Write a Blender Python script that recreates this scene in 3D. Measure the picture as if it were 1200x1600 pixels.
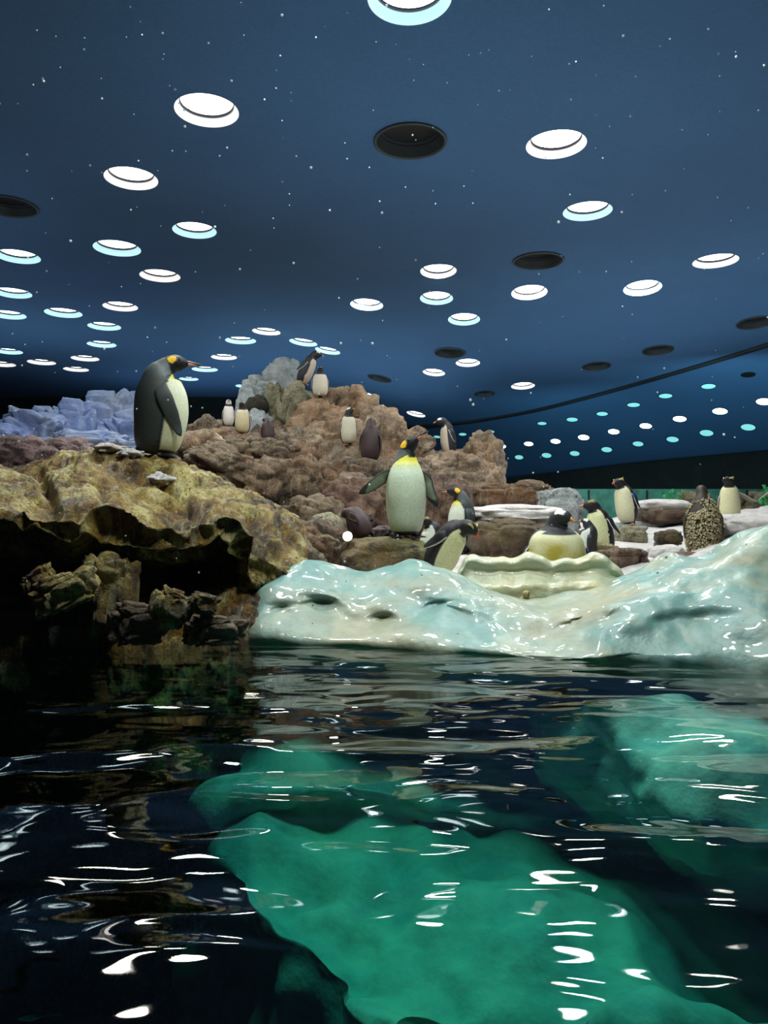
import bpy, math, random
import numpy as np
from mathutils import Vector, Matrix, noise, geometry
from mathutils.bvhtree import BVHTree

S = bpy.context.scene
for o in list(bpy.data.objects): bpy.data.objects.remove(o)
COL = S.collection
R = math.radians
# ------------------------------------------------------------------ camera, world, exposure
FPX = 1200.0                     # focal length in pixels of the 1200x1600 frame
CZ = 0.68                        # eye height above the water (water surface is z = 0)
PITCH = math.atan(20 / FPX)
cam_d = bpy.data.cameras.new('camera'); cam = bpy.data.objects.new('camera', cam_d); COL.objects.link(cam)
cam_d.sensor_fit = 'VERTICAL'; cam_d.sensor_height = 36.0; cam_d.lens = 36.0 * FPX / 1600.0
cam_d.clip_start = 0.02; cam_d.clip_end = 200
cam.location = (0, 0, CZ); cam.rotation_euler = (R(90) + PITCH, 0, 0)
S.camera = cam
w = bpy.data.worlds.new('world'); S.world = w; w.use_nodes = True
w.node_tree.nodes['Background'].inputs[0].default_value = (0.30, 0.40, 0.48, 1)
w.node_tree.nodes['Background'].inputs[1].default_value = 0.05
S.view_settings.view_transform = 'Standard'; S.view_settings.look = 'None'
S.view_settings.gamma = 1; S.view_settings.use_curve_mapping = False
S.view_settings.exposure = 0.0
S.cycles.max_bounces = 7; S.cycles.transparent_max_bounces = 12
S.cycles.diffuse_bounces = 3; S.cycles.glossy_bounces = 3
S.cycles.caustics_reflective = False; S.cycles.caustics_refractive = False
S.cycles.sample_clamp_indirect = 4.0

def light(name, kind, loc, target, power, color, size=0.5, spot=None, blend=0.5):
    d = bpy.data.lights.new(name, kind); d.energy = power; d.color = color
    if kind == 'AREA': d.shape = 'DISK'; d.size = size
    else: d.shadow_soft_size = size
    if kind == 'SPOT': d.spot_size = R(spot); d.spot_blend = blend
    o = bpy.data.objects.new(name, d); COL.objects.link(o); o.location = loc
    o.rotation_euler = (Vector(target) - Vector(loc)).to_track_quat('-Z', 'Y').to_euler()
    return o

def P(px, py, Y):
    """pixel of the photograph -> world point at distance Y in front of the glass"""
    u = (px - 600) / FPX; v = (800 - py) / FPX
    dy = math.cos(PITCH) - v * math.sin(PITCH); dz = math.sin(PITCH) + v * math.cos(PITCH)
    k = Y / dy
    return Vector((u * k, Y, CZ + dz * k))

# exhibit lamps: the downlights of the ceiling over the colony (x, y) and a pool lamp
CEIL = CZ + 4.0
WARM = (1.0, 0.93, 0.80); COOL = (0.80, 0.92, 1.0)
def ceil_at(px, py): a = P(px, py, 1.0); k = (CEIL - CZ) / (a.z - CZ); return a.x * k, k
for px, py, p, c in ((640, -4, 95, COOL), (323, 173, 95, WARM), (869, 226, 95, WARM), (205, 279, 50, WARM), (918, 330, 75, COOL), (304, 360, 55, COOL),
                     (1118, 408, 60, WARM), (573, 476, 60, COOL), (685, 423, 60, WARM), (1004, 450, 50, COOL), (827, 457, 50, WARM), (416, 518, 50, WARM),
                     (250, 431, 35, WARM), (1000, -330, 95, WARM), (230, -300, 40, WARM), (620, -420, 75, COOL)):
    x, y = ceil_at(px, py)
    light('downlight_lamp', 'AREA', (x, y, CEIL - 0.03), (x, y, 0), p, c, 0.5)
light('pool_lamp', 'SPOT', (0.0, 3.4, CEIL - 0.1), (0.1, 3.3, -1.1), 185, (0.75, 1.0, 0.92), 0.12, 32, 0.9)
light('pool_lamp', 'SPOT', (1.7, 2.9, CEIL - 0.1), (1.6, 3.1, -0.6), 36, (0.75, 1.0, 0.92), 0.12, 20, 0.9)  # added lamp with no source in view, brightens the sunken ridge
light('blue_lamp', 'SPOT', (-5.0, 11.0, CEIL - 0.1), (-6.0, 14.0, 1.4), 95, (0.45, 0.5, 1.0), 0.25, 60, 0.8)
# added fill lamps, unseen and without fixtures, brighten the blue ceiling from below
for x, y, p in ((-7.5, 8.5, 50), (0.5, 7.0, 46), (8.0, 7.5, 54), (-8.0, 16.5, 90), (-1.0, 17.0, 90), (4.5, 14.0, 62), (10, 12, 55)):
    light('ceiling_fill', 'AREA', (x, y, CEIL - 2.2), (x, y, 9), p, (0.60, 0.85, 1.0), 6.0)
light('ceiling_fill', 'AREA', (-5.0, 20.0, CEIL - 2.0), (-5.0, 20.0, 9), 70, (0.5, 0.75, 1.0), 5.0)
light('band_fill', 'AREA', (7.5, 16.4, 1.9), (8.5, 20.5, 3.2), 60, (0.35, 0.8, 1.0), 4.0)  # added unseen lamp without a fixture, brightens the lower blue band
light('band_fill', 'AREA', (4.5, 18.6, 1.4), (4.8, 22.5, 2.8), 45, (0.35, 0.8, 1.0), 3.0)  # another added lamp, for the darker left end of the band

# ------------------------------------------------------------------ materials
def nt(name):
    m = bpy.data.materials.new(name); m.use_nodes = True
    t = m.node_tree; return m, t, t.nodes['Principled BSDF']
def nd(t, typ, **kw):
    n = t.nodes.new(typ)
    for k, v in kw.items(): setattr(n, k, v)
    return n
def plain(name, col, rough=0.5, metal=0.0, emit=None, strength=0, spec=None):
    m, t, b = nt(name)
    b.inputs['Base Color'].default_value = (*col, 1); b.inputs['Roughness'].default_value = rough
    b.inputs['Metallic'].default_value = metal
    if spec is not None: b.inputs['Specular IOR Level'].default_value = spec
    if emit: b.inputs['Emission Color'].default_value = (*emit, 1); b.inputs['Emission Strength'].default_value = strength
    return m
def ramp(t, fac, stops):
    r = nd(t, 'ShaderNodeValToRGB'); e = r.color_ramp.elements
    e[0].position = stops[0][0]; e[0].color = (*stops[0][1], 1)
    e[1].position = stops[-1][0]; e[1].color = (*stops[-1][1], 1)
    for p, c in stops[1:-1]:
        q = e.new(p); q.color = (*c, 1)
    t.links.new(fac, r.inputs[0]); return r.outputs[0]
def noi(t, vec, scale, detail=6, rough=0.6, dist=0.0):
    n = nd(t, 'ShaderNodeTexNoise'); n.inputs['Scale'].default_value = scale
    n.inputs['Detail'].default_value = detail; n.inputs['Roughness'].default_value = rough
    n.inputs['Distortion'].default_value = dist
    t.links.new(vec, n.inputs['Vector']); return n.outputs['Fac']
def mixc(t, fac, a, b, mode='MIX'):
    n = nd(t, 'ShaderNodeMix', data_type='RGBA', blend_type=mode)
    for s, v in ((n.inputs[0], fac), (n.inputs[6], a), (n.inputs[7], b)):
        if isinstance(v, (int, float)): s.default_value = v
        elif isinstance(v, tuple): s.default_value = (*v, 1)
        else: t.links.new(v, s)
    return n.outputs[2]
def bump(t, b, h, strength, dist):
    n = nd(t, 'ShaderNodeBump'); n.inputs['Strength'].default_value = strength; n.inputs['Distance'].default_value = dist
    t.links.new(h, n.inputs['Height']); t.links.new(n.outputs[0], b.inputs['Normal'])
def pos(t):
    return nd(t, 'ShaderNodeNewGeometry').outputs['Position']
def rock_mat(name, stops, scale=1.6, speck=0.5, streak=0.0, stain=(0.03, 0.022, 0.015), stain_at=(0.52, 0.66),
             rough=0.55, bs=0.8, streak_col=(0.55, 0.5, 0.36), second=None):
    m, t, b = nt(name); p = pos(t); stops = [(0.5 + (q_ - 0.5) * 0.62, c_) for q_, c_ in stops]
    c = ramp(t, noi(t, p, scale, 12, 0.72, 0.4), stops)
    if second:                                                  # patches of another lichen colour
        f = ramp(t, noi(t, p, scale * 0.55, 3, 0.5), [(0.48, (0, 0, 0)), (0.6, (1, 1, 1))])
        c = mixc(t, f, c, mixc(t, 0.55, c, second))
    st = ramp(t, noi(t, p, scale * 0.9 + 0.7, 5, 0.7, 1.2), [(stain_at[0], (0, 0, 0)), (stain_at[1], (1, 1, 1))])
    c = mixc(t, mixc(t, 0.88, (0, 0, 0), st), c, stain)
    sp = ramp(t, noi(t, p, 48, 4, 0.75), [(0.38, (1, 1, 1)), (0.46, (0, 0, 0))])
    c = mixc(t, mixc(t, speck, (0, 0, 0), sp), c, tuple(x * 0.12 for x in stops[1][1]))
    sp2 = ramp(t, noi(t, p, 19, 8, 0.8), [(0.54, (0, 0, 0)), (0.66, (1, 1, 1))])
    c = mixc(t, mixc(t, 0.6, (0, 0, 0), sp2), c, stops[-1][1])
    if streak > 0:
        mp = nd(t, 'ShaderNodeMapping'); mp.inputs['Scale'].default_value = (9, 2.5, 0.7)
        t.links.new(p, mp.inputs[0])
        s = ramp(t, noi(t, mp.outputs[0], 2.4, 3, 0.6, 0.3), [(0.55, (0, 0, 0)), (0.66, (1, 1, 1))])
        c = mixc(t, mixc(t, streak, (0, 0, 0), s), c, streak_col)
    t.links.new(c, b.inputs['Base Color']); b.inputs['Roughness'].default_value = rough
    h = nd(t, 'ShaderNodeMath', operation='ADD')
    t.links.new(noi(t, p, 7, 9, 0.72), h.inputs[0]); t.links.new(noi(t, p, 34, 6, 0.75), h.inputs[1])
    bump(t, b, h.outputs[0], bs, 0.09)
    return m
M = {}
M['rock_yellow'] = rock_mat('yellow_rock', [(0.32, (0.04, 0.02, 0.007)), (0.43, (0.24, 0.115, 0.015)), (0.53, (0.40, 0.27, 0.04)), (0.66, (0.70, 0.60, 0.24))],
                            2.4, 0.9, 0.5, rough=0.42, stain=(0.03, 0.018, 0.008), stain_at=(0.50, 0.62), streak_col=(0.62, 0.58, 0.36))
M['rock_brown'] = rock_mat('brown_rock', [(0.28, (0.06, 0.035, 0.02)), (0.45, (0.19, 0.12, 0.065)), (0.58, (0.27, 0.19, 0.12)), (0.75, (0.40, 0.31, 0.22))],
                           2.0, 0.8, 0.3, stain=(0.03, 0.018, 0.012), stain_at=(0.48, 0.64), second=(0.26, 0.10, 0.035))
M['rock_tan'] = rock_mat('tan_rock', [(0.28, (0.10, 0.06, 0.035)), (0.45, (0.28, 0.19, 0.115)), (0.58, (0.43, 0.30, 0.20)), (0.75, (0.70, 0.57, 0.43))],
                         1.8, 0.9, 0.2, stain=(0.05, 0.032, 0.022), stain_at=(0.50, 0.66), second=(0.42, 0.20, 0.08))
M['rock_olive'] = rock_mat('olive_speckled_rock', [(0.3, (0.15, 0.12, 0.06)), (0.48, (0.36, 0.32, 0.19)), (0.75, (0.55, 0.50, 0.35))],
                           2.2, 1.0, 0.1, stain=(0.08, 0.07, 0.04))
M['rock_pale'] = rock_mat('pale_blue_rock', [(0.3, (0.22, 0.23, 0.22)), (0.48, (0.46, 0.51, 0.52)), (0.75, (0.66, 0.70, 0.72))],
                          2.6, 0.5, 0.0, stain=(0.04, 0.05, 0.04), stain_at=(0.60, 0.68))
M['rock_dark'] = rock_mat('dark_wet_rock', [(0.3, (0.04, 0.025, 0.016)), (0.5, (0.12, 0.075, 0.045)), (0.75, (0.24, 0.15, 0.10))],
                          2.4, 0.6, 0.3, rough=0.35, stain=(0.012, 0.01, 0.008), second=(0.17, 0.13, 0.03), streak_col=(0.2, 0.15, 0.08))
M['rock_red'] = rock_mat('reddish_rock', [(0.3, (0.06, 0.03, 0.02)), (0.5, (0.19, 0.10, 0.065)), (0.75, (0.34, 0.22, 0.16))],
                         3.0, 0.8, 0.2, rough=0.45)
M['rock_moss'] = rock_mat('mossy_rock', [(0.3, (0.09, 0.07, 0.025)), (0.5, (0.27, 0.24, 0.08)), (0.75, (0.48, 0.42, 0.20))],
                          3.0, 0.6, 0.1, rough=0.5, second=(0.20, 0.08, 0.03))
M['rock_mauve'] = rock_mat('mauve_rock', [(0.3, (0.08, 0.045, 0.05)), (0.5, (0.22, 0.14, 0.14)), (0.75, (0.40, 0.30, 0.31))],
                           2.6, 0.4, 0.5, streak_col=(0.45, 0.36, 0.4))
M['rock_black'] = rock_mat('pool_rock', [(0.3, (0.012, 0.010, 0.006)), (0.5, (0.035, 0.03, 0.015)), (0.75, (0.07, 0.06, 0.03))], 2.0, 0.5, 0.0)

def ice_mat(name, a, b_, rough=0.16, scale=1.7, bs=0.5, coat=0.3):
    m, t, b = nt(name); p = pos(t)
    mp = nd(t, 'ShaderNodeMapping'); mp.inputs['Scale'].default_value = (1.0, 1.0, 1.5); t.links.new(p, mp.inputs[0])
    c = ramp(t, noi(t, mp.outputs[0], scale, 5, 0.55, 0.8), [(0.38, a), (0.50, tuple((x + y) / 2 for x, y in zip(a, b_))), (0.60, b_)])
    d = ramp(t, noi(t, p, 5, 6, 0.7), [(0.40, (0.80, 0.82, 0.80)), (0.55, (1, 1, 1))])
    c = mixc(t, 1.0, c, d, 'MULTIPLY')
    t.links.new(c, b.inputs['Base Color']); b.inputs['Roughness'].default_value = rough
    b.inputs['Coat Weight'].default_value = coat; b.inputs['Coat Roughness'].default_value = 0.04
    h = nd(t, 'ShaderNodeMath', operation='ADD')
    t.links.new(noi(t, p, 7, 3, 0.5), h.inputs[0]); t.links.new(noi(t, p, 24, 2, 0.5), h.inputs[1])
    bump(t, b, h.outputs[0], bs, 0.02)
    return m
M['ice'] = ice_mat('glazed_ice', (0.37, 0.37, 0.26), (0.17, 0.34, 0.32), 0.45, 1.3, 0.22)
M['ice_deep'] = ice_mat('submerged_ice', (0.50, 0.64, 0.50), (0.20, 0.45, 0.42), 0.7, 1.6, 0.3, 0.0)
M['ice_cream'] = ice_mat('cream_ice', (0.60, 0.57, 0.36), (0.50, 0.53, 0.38), 0.45, 3.0, 0.4)
M['ice_blue'] = ice_mat('blue_ice', (0.36, 0.40, 0.52), (0.26, 0.34, 0.55), 0.7, 1.2)

def snow_mat():
    m, t, b = nt('snow'); p = pos(t)
    c = ramp(t, noi(t, p, 6, 6, 0.7), [(0.35, (0.62, 0.56, 0.55)), (0.6, (0.84, 0.80, 0.80))])
    t.links.new(c, b.inputs['Base Color']); b.inputs['Roughness'].default_value = 0.8
    bump(t, b, noi(t, p, 45, 6, 0.75), 0.9, 0.03); return m
M['snow'] = snow_mat()

def water_mat():
    m = bpy.data.materials.new('pool_water'); m.use_nodes = True; t = m.node_tree
    for n in list(t.nodes): t.nodes.remove(n)
    out = nd(t, 'ShaderNodeOutputMaterial')
    p = pos(t)
    mp = nd(t, 'ShaderNodeMapping'); mp.inputs['Scale'].default_value = (0.8, 1.5, 1.0); t.links.new(p, mp.inputs[0])
    n1 = noi(t, mp.outputs[0], 1.1, 0.8, 0.35, 0.5)
    n2 = noi(t, mp.outputs[0], 4.0, 0.4, 0.4, 0.9)
    a = nd(t, 'ShaderNodeMath', operation='MULTIPLY'); a.inputs[1].default_value = 0.11; t.links.new(n2, a.inputs[0])
    s = nd(t, 'ShaderNodeMath', operation='ADD'); t.links.new(n1, s.inputs[0]); t.links.new(a.outputs[0], s.inputs[1])
    bp = nd(t, 'ShaderNodeBump'); bp.inputs['Strength'].default_value = 1.0; bp.inputs['Distance'].default_value = 0.09
    t.links.new(s.outputs[0], bp.inputs['Height'])
    fr = nd(t, 'ShaderNodeFresnel'); fr.inputs['IOR'].default_value = 1.33; t.links.new(bp.outputs[0], fr.inputs['Normal'])
    tr = nd(t, 'ShaderNodeBsdfTransparent')
    gl = nd(t, 'ShaderNodeBsdfGlossy'); gl.inputs['Roughness'].default_value = 0.015; t.links.new(bp.outputs[0], gl.inputs['Normal'])
    mx = nd(t, 'ShaderNodeMixShader'); t.links.new(fr.outputs[0], mx.inputs[0]); t.links.new(tr.outputs[0], mx.inputs[1]); t.links.new(gl.outputs[0], mx.inputs[2])
    t.links.new(mx.outputs[0], out.inputs['Surface'])
    v = nd(t, 'ShaderNodeVolumeAbsorption'); v.inputs['Color'].default_value = (0.0, 0.76, 0.69, 1); v.inputs['Density'].default_value = 0.95
    t.links.new(v.outputs[0], out.inputs['Volume'])
    return m
M['water'] = water_mat()

def glass_mat(name, tint=(1, 1, 1)):
    m = bpy.data.materials.new(name); m.use_nodes = True; t = m.node_tree
    for n in list(t.nodes): t.nodes.remove(n)
    out = nd(t, 'ShaderNodeOutputMaterial'); fr = nd(t, 'ShaderNodeFresnel'); fr.inputs['IOR'].default_value = 1.2
    tr = nd(t, 'ShaderNodeBsdfTransparent'); tr.inputs[0].default_value = (*tint, 1)
    gl = nd(t, 'ShaderNodeBsdfGlossy'); gl.inputs['Roughness'].default_value = 0.0
    mx = nd(t, 'ShaderNodeMixShader'); t.links.new(fr.outputs[0], mx.inputs[0]); t.links.new(tr.outputs[0], mx.inputs[1]); t.links.new(gl.outputs[0], mx.inputs[2])
    t.links.new(mx.outputs[0], out.inputs['Surface']); return m
M['glass'] = glass_mat('clear_glass', (0.97, 0.99, 0.98))

def ceil_mat():
    m, t, b = nt('blue_ceiling'); p = pos(t)
    c = ramp(t, noi(t, p, 0.6, 5, 0.6), [(0.3, (0.040, 0.105, 0.215)), (0.7, (0.052, 0.130, 0.26))])
    c = mixc(t, 0.35, c, ramp(t, noi(t, p, 30, 4, 0.8), [(0.3, (0.04, 0.08, 0.16)), (0.7, (0.07, 0.15, 0.30))]))
    t.links.new(c, b.inputs['Base Color']); b.inputs['Roughness'].default_value = 0.85
    bump(t, b, noi(t, p, 25, 4, 0.7), 0.2, 0.02); return m
M['ceiling'] = ceil_mat()
M['dark_wall'] = rock_mat('dark_wall', [(0.3, (0.006, 0.007, 0.006)), (0.6, (0.012, 0.014, 0.010)), (0.8, (0.02, 0.02, 0.014))], 0.8, 0, 0, rough=0.8)
M['black'] = plain('black_trim', (0.006, 0.007, 0.010), 0.6)
M['lens_warm'] = plain('lit_lens_warm', (0.9, 0.9, 0.9), 0.4, emit=(1.0, 0.93, 0.88), strength=7)
M['lens_cool'] = plain('lit_lens_cool', (0.9, 0.9, 0.9), 0.4, emit=(0.80, 0.95, 1.0), strength=7)
M['lens_teal'] = plain('lit_lens_teal', (0.5, 0.8, 0.8), 0.4, emit=(0.22, 0.72, 0.70), strength=0.9)
M['lens_off'] = plain('unlit_lens', (0.012, 0.011, 0.010), 0.35)
M['cup_warm'] = plain('white_reflector', (0.86, 0.84, 0.88), 0.5)
M['cup_cool'] = plain('bluish_reflector', (0.62, 0.82, 0.94), 0.5)
M['cup_off'] = plain('dark_reflector', (0.035, 0.035, 0.035), 0.5)
M['gasket'] = plain('dark_gasket', (0.01, 0.012, 0.02), 0.7)
M['pool_paint'] = plain('dark_pool_paint', (0.012, 0.018, 0.018), 0.8)
def tank_mat():
    m, t, b = nt('teal_tank_wall'); p = pos(t)
    c = ramp(t, noi(t, p, 1.3, 6, 0.6), [(0.36, (0.02, 0.06, 0.045)), (0.46, (0.03, 0.14, 0.10)), (0.56, (0.05, 0.24, 0.20)), (0.68, (0.14, 0.20, 0.14))])
    t.links.new(c, b.inputs['Base Color']); t.links.new(c, b.inputs['Emission Color']); b.inputs['Emission Strength'].default_value = 0.05
    return m
M['teal_tank'] = tank_mat()
M['green_leaf'] = plain('green_leaf', (0.02, 0.30, 0.08), 0.5)
M['spot_glow'] = plain('glowing_spot', (1, 1, 1), 0.4, emit=(1, 0.97, 1.0), strength=30)
M['grey_metal'] = plain('grey_metal', (0.2, 0.2, 0.2), 0.4, 0.8)
M['blue_band'] = plain('blue_band', (0.01, 0.03, 0.45), 0.4)
def flake_mat():
    m = bpy.data.materials.new('snow_flake'); m.use_nodes = True; t = m.node_tree
    for n in list(t.nodes): t.nodes.remove(n)
    out = nd(t, 'ShaderNodeOutputMaterial'); a = nd(t, 'ShaderNodeBsdfDiffuse'); a.inputs[0].default_value = (0.9, 0.93, 0.95, 1)
    b = nd(t, 'ShaderNodeBsdfTranslucent'); b.inputs[0].default_value = (0.9, 0.93, 0.95, 1)
    mx = nd(t, 'ShaderNodeMixShader'); mx.inputs[0].default_value = 0.5; t.links.new(a.outputs[0], mx.inputs[1]); t.links.new(b.outputs[0], mx.inputs[2])
    t.links.new(mx.outputs[0], out.inputs['Surface']); return m
M['flake'] = flake_mat()

def feather_mat():
    m, t, b = nt('feathers'); p = pos(t)
    a = nd(t, 'ShaderNodeAttribute', attribute_name='Col')
    n = ramp(t, noi(t, p, 60, 5, 0.7), [(0.3, (0.82, 0.82, 0.82)), (0.7, (1.1, 1.1, 1.1))])
    c = mixc(t, 1.0, a.outputs['Color'], n, 'MULTIPLY')
    t.links.new(c, b.inputs['Base Color']); b.inputs['Roughness'].default_value = 0.52
    b.inputs['Specular IOR Level'].default_value = 0.3
    bump(t, b, noi(t, p, 120, 3, 0.6), 0.25, 0.006); return m
M['feather'] = feather_mat()
M['eye'] = plain('glossy_eye', (0.01, 0.006, 0.004), 0.1)
M['bill_dark'] = plain('dark_bill', (0.02, 0.018, 0.02), 0.35)
M['bill_orange'] = plain('orange_bill', (0.70, 0.27, 0.04), 0.35)
M['bill_red'] = plain('red_bill', (0.50, 0.10, 0.04), 0.35)
M['bill_plate'] = plain('salmon_bill_plate', (0.75, 0.28, 0.14), 0.35)
M['foot_dark'] = plain('dark_foot', (0.025, 0.022, 0.022), 0.45)
M['foot_orange'] = plain('orange_foot', (0.45, 0.22, 0.10), 0.5)
M['foot_pink'] = plain('pink_foot', (0.50, 0.26, 0.22), 0.5)
M['crest'] = plain('yellow_crest', (0.75, 0.62, 0.22), 0.6)

# ------------------------------------------------------------------ object helpers
def tag(o, label=None, cat=None, group=None, kind=None):
    if label: o['label'] = label
    if cat: o['category'] = cat
    if group: o['group'] = group
    if kind: o['kind'] = kind
    return o
def empty(name, loc, rot=(0, 0, 0), parent=None):
    o = bpy.data.objects.new(name, None); COL.objects.link(o); o.location = loc; o.rotation_euler = rot
    o.empty_display_size = 0.1
    if parent: o.parent = parent
    return o
def mesh(name, vs, fs, mat, parent=None, smooth=True, loc=None, cols=None):
    me = bpy.data.meshes.new(name); me.from_pydata([tuple(v) for v in vs], [], [tuple(f) for f in fs])
    if smooth: me.polygons.foreach_set('use_smooth', [True] * len(me.polygons))
    if cols is not None:
        ca = me.color_attributes.new('Col', 'FLOAT_COLOR', 'POINT')
        ca.data.foreach_set('color', np.hstack([np.asarray(cols), np.ones((len(vs), 1))]).astype(np.float32).ravel())
    for m in (mat if isinstance(mat, (list, tuple)) else [mat]): me.materials.append(m)
    me.update()
    o = bpy.data.objects.new(name, me); COL.objects.link(o)
    if loc is not None: o.location = loc
    if parent: o.parent = parent
    return o
def grid_faces(nv, nu, wrap=False, flip=False):
    f = []
    for j in range(nv - 1):
        for i in range(nu if wrap else nu - 1):
            a, b = j * nu + i, j * nu + (i + 1) % nu
            q = (a, b, b + nu, a + nu)
            f.append(q[::-1] if flip else q)
    return f
def crom(pts, n, closed=False):
    """Catmull-Rom resample pts (k, d) -> (n, d) uniform in parameter"""
    pts = np.asarray(pts, float); k = len(pts)
    t = np.linspace(0, k - 1, n); i = np.clip(np.floor(t).astype(int), 0, k - 2); f = (t - i).reshape([-1] + [1] * (pts.ndim - 1))
    p0 = pts[np.clip(i - 1, 0, k - 1)]; p1 = pts[i]; p2 = pts[i + 1]; p3 = pts[np.clip(i + 2, 0, k - 1)]
    return 0.5 * ((2 * p1) + (-p0 + p2) * f + (2 * p0 - 5 * p1 + 4 * p2 - p3) * f ** 2 + (-p0 + 3 * p1 - 3 * p2 + p3) * f ** 3)
def loft(net, nv, nu):
    a = np.array([[list(p) for p in row] for row in net])
    a = crom(a, nv)
    return crom(a.transpose(1, 0, 2), nu).transpose(1, 0, 2)
def gnormals(g):
    du = np.gradient(g, axis=1); dv = np.gradient(g, axis=0)
    n = np.cross(du, dv); n /= (np.linalg.norm(n, axis=2, keepdims=True) + 1e-9); return n
def rocky(p, amp, sc, seed=0):
    q = Vector(p) * sc + Vector((seed * 3.1, seed * 1.7, seed * 0.9))
    d = noise.fractal(q, 0.9, 2.1, 5) * 0.55
    v = noise.voronoi(q * 0.9)[0]
    d += (0.42 - v[0]) * 0.7
    c = v[1] - v[0]
    if c < 0.12: d -= (0.12 - c) * 1.8
    return d * amp
SOLID = []                       # meshes a penguin may stand on
def build_loft(name, net, nv, nu, mat, amp, sc, seed=0, fn=None, parent=None, flip=False, solid=True):
    g = loft(net, nv, nu); n = gnormals(g)
    if flip: n = -n
    f = fn or rocky
    for j in range(nv):
        for i in range(nu):
            g[j, i] += n[j, i] * f(g[j, i], amp, sc, seed)
    o = mesh(name, g.reshape(-1, 3), grid_faces(nv, nu, flip=flip), mat, parent)
    if solid: SOLID.append(o)
    return o
import bmesh
_ico = {}
def ico(level):
    if level not in _ico:
        bm = bmesh.new(); bmesh.ops.create_icosphere(bm, subdivisions=level, radius=1)
        _ico[level] = ([v.co.copy() for v in bm.verts], [[v.index for v in f.verts] for f in bm.faces]); bm.free()
    return _ico[level]
def boulder(px, py, Y, wpx, hpx, mat='rock_brown', depth=0.9, name='boulder', parent=None, level=4, rough=0.30, rot=0.0, seed=None, sq=0.8, solid=True, down=0.0, roll=0.0):
    """a rounded lumpy boulder covering wpx x hpx pixels of the photograph at distance Y; down: extra length below"""
    c = P(px, py, Y); a = wpx / 2 * Y / FPX; h = hpx / 2 * Y / FPX; b = a * depth
    if seed is None: seed = (px * 7 + py * 13) % 97
    vs0, fs = ico(level); vs = []
    rm = Matrix.Rotation(rot, 3, 'Z') @ Matrix.Rotation(R(roll), 3, 'Y')
    mean = (a + h) / 2; so = Vector((seed * 1.3, seed * 0.7, seed * 2.1))
    for v in vs0:
        q = Vector([math.copysign(abs(x) ** sq, x) for x in v]); q *= 1.0 / max(1e-6, q.length) * (0.55 + 0.45 * q.length / 1.0)
        s = v * 1.15 + so
        vo = noise.voronoi(s * 1.3)[0]; cr = vo[1] - vo[0]
        d = 1 + rough * (noise.fractal(s, 0.9, 2.1, 4) * 0.55 + (0.45 - vo[0]) * 0.8 - (max(0, 0.13 - cr) * 2.2))
        d += rough * 0.22 * noise.fractal(s * 4, 0.8, 2.1, 3)
        q = q * d
        z = q.z * h
        if q.z < 0: z -= down * min(1, -q.z * 2)
        vs.append(rm @ Vector((q.x * a, q.y * b, z)))
    o = mesh(name, vs, fs, M[mat], parent)
    if parent is not None: o.location = c - parent.location
    else: o.location = c
    if solid: SOLID.append(o)
    return o

# ------------------------------------------------------------------ room: ceiling with recessed lights
def sstep(x, a, b):
    t = min(1, max(0, (x - a) / (b - a))); return t * t * (3 - 2 * t)
def ceil_z(x, y):
    return CEIL - 0.12 * sstep(x, -3, 2) * max(0.0, y - 12.0)
def on_ceiling(px, py):
    lo, hi = 1.0, 40.0
    for _ in range(50):
        m = (lo + hi) / 2; p = P(px, py, m)
        if p.z < ceil_z(p.x, p.y): lo = m
        else: hi = m
    return P(px, py, (lo + hi) / 2)
LIT = [(640, -4, 134, 'c'), (323, 173, 100, 'w'), (869, 226, 94, 'w'), (205, 279, 82, 'w'), (304, 360, 68, 'c'), (183, 388, 72, 'c'),
       (28, 401, 66, 'c'), (250, 431, 62, 'w'), (918, 330, 76, 'c'), (1118, 408, 68, 'w'), (1004, 450, 58, 'c'), (827, 457, 56, 'w'),
       (685, 423, 57, 'w'), (682, 466, 52, 'c'), (725, 499, 50, 'c'), (573, 476, 52, 'c'), (20, 458, 56, 'c'), (13, 492, 52, 'c'),
       (99, 489, 56, 'c'), (188, 479, 53, 'w'), (163, 510, 50, 'c'), (159, 538, 44, 'c'), (133, 560, 42, 'w'), (65, 566, 42, 'w'),
       (119, 577, 38, 'w'), (13, 549, 42, 'c'), (2, 569, 42, 'w'), (416, 518, 44, 'w'), (376, 532, 48, 'c'), (350, 558, 40, 'w'),
       (320, 577, 40, 'c'), (474, 535, 44, 'c'), (512, 548, 40, 'c'), (295, 592, 30, 'c'), (385, 603, 34, 'c'), (731, 567, 38, 'w'),
       (678, 582, 35, 'w'), (817, 603, 37, 'w'), (650, 647, 30, 'w'), (574, 617, 28, 'w')]
OFF = [(641, 220, 112), (14, 322, 84), (841, 407, 78), (703, 551, 48), (593, 591, 37), (757, 615, 32), (932, 572, 42), (1028, 547, 46), (1180, 504, 54)]
holes = []
for px, py, wp, *k in LIT + OFF:
    c = on_ceiling(px, py); holes.append((c, wp / 2 * c.y / FPX, k[0] if k else 'd', (px, py)))

# seam and lower blue band (columns: pixel x, seam pixel y, bottom pixel y, bottom distance)
def seam_pt(px, py): return on_ceiling(px, py)
BAND = [(1500, 425, 672, 16.5), (1350, 483, 688, 18.0), (1200, 537, 703, 20.0), (1000, 597, 722, 22.3), (850, 637, 740, 24.0), (760, 654, 750, 24.8),
        (700, 662, 756, 25.3), (640, 668, 762, 25.8), (560, 674, 770, 26.2), (480, 678, 776, 26.4)]
SE = [seam_pt(a, b) for a, b, c, d in BAND]; BO = [P(a, c, d) for a, b, c, d in BAND]

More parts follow.
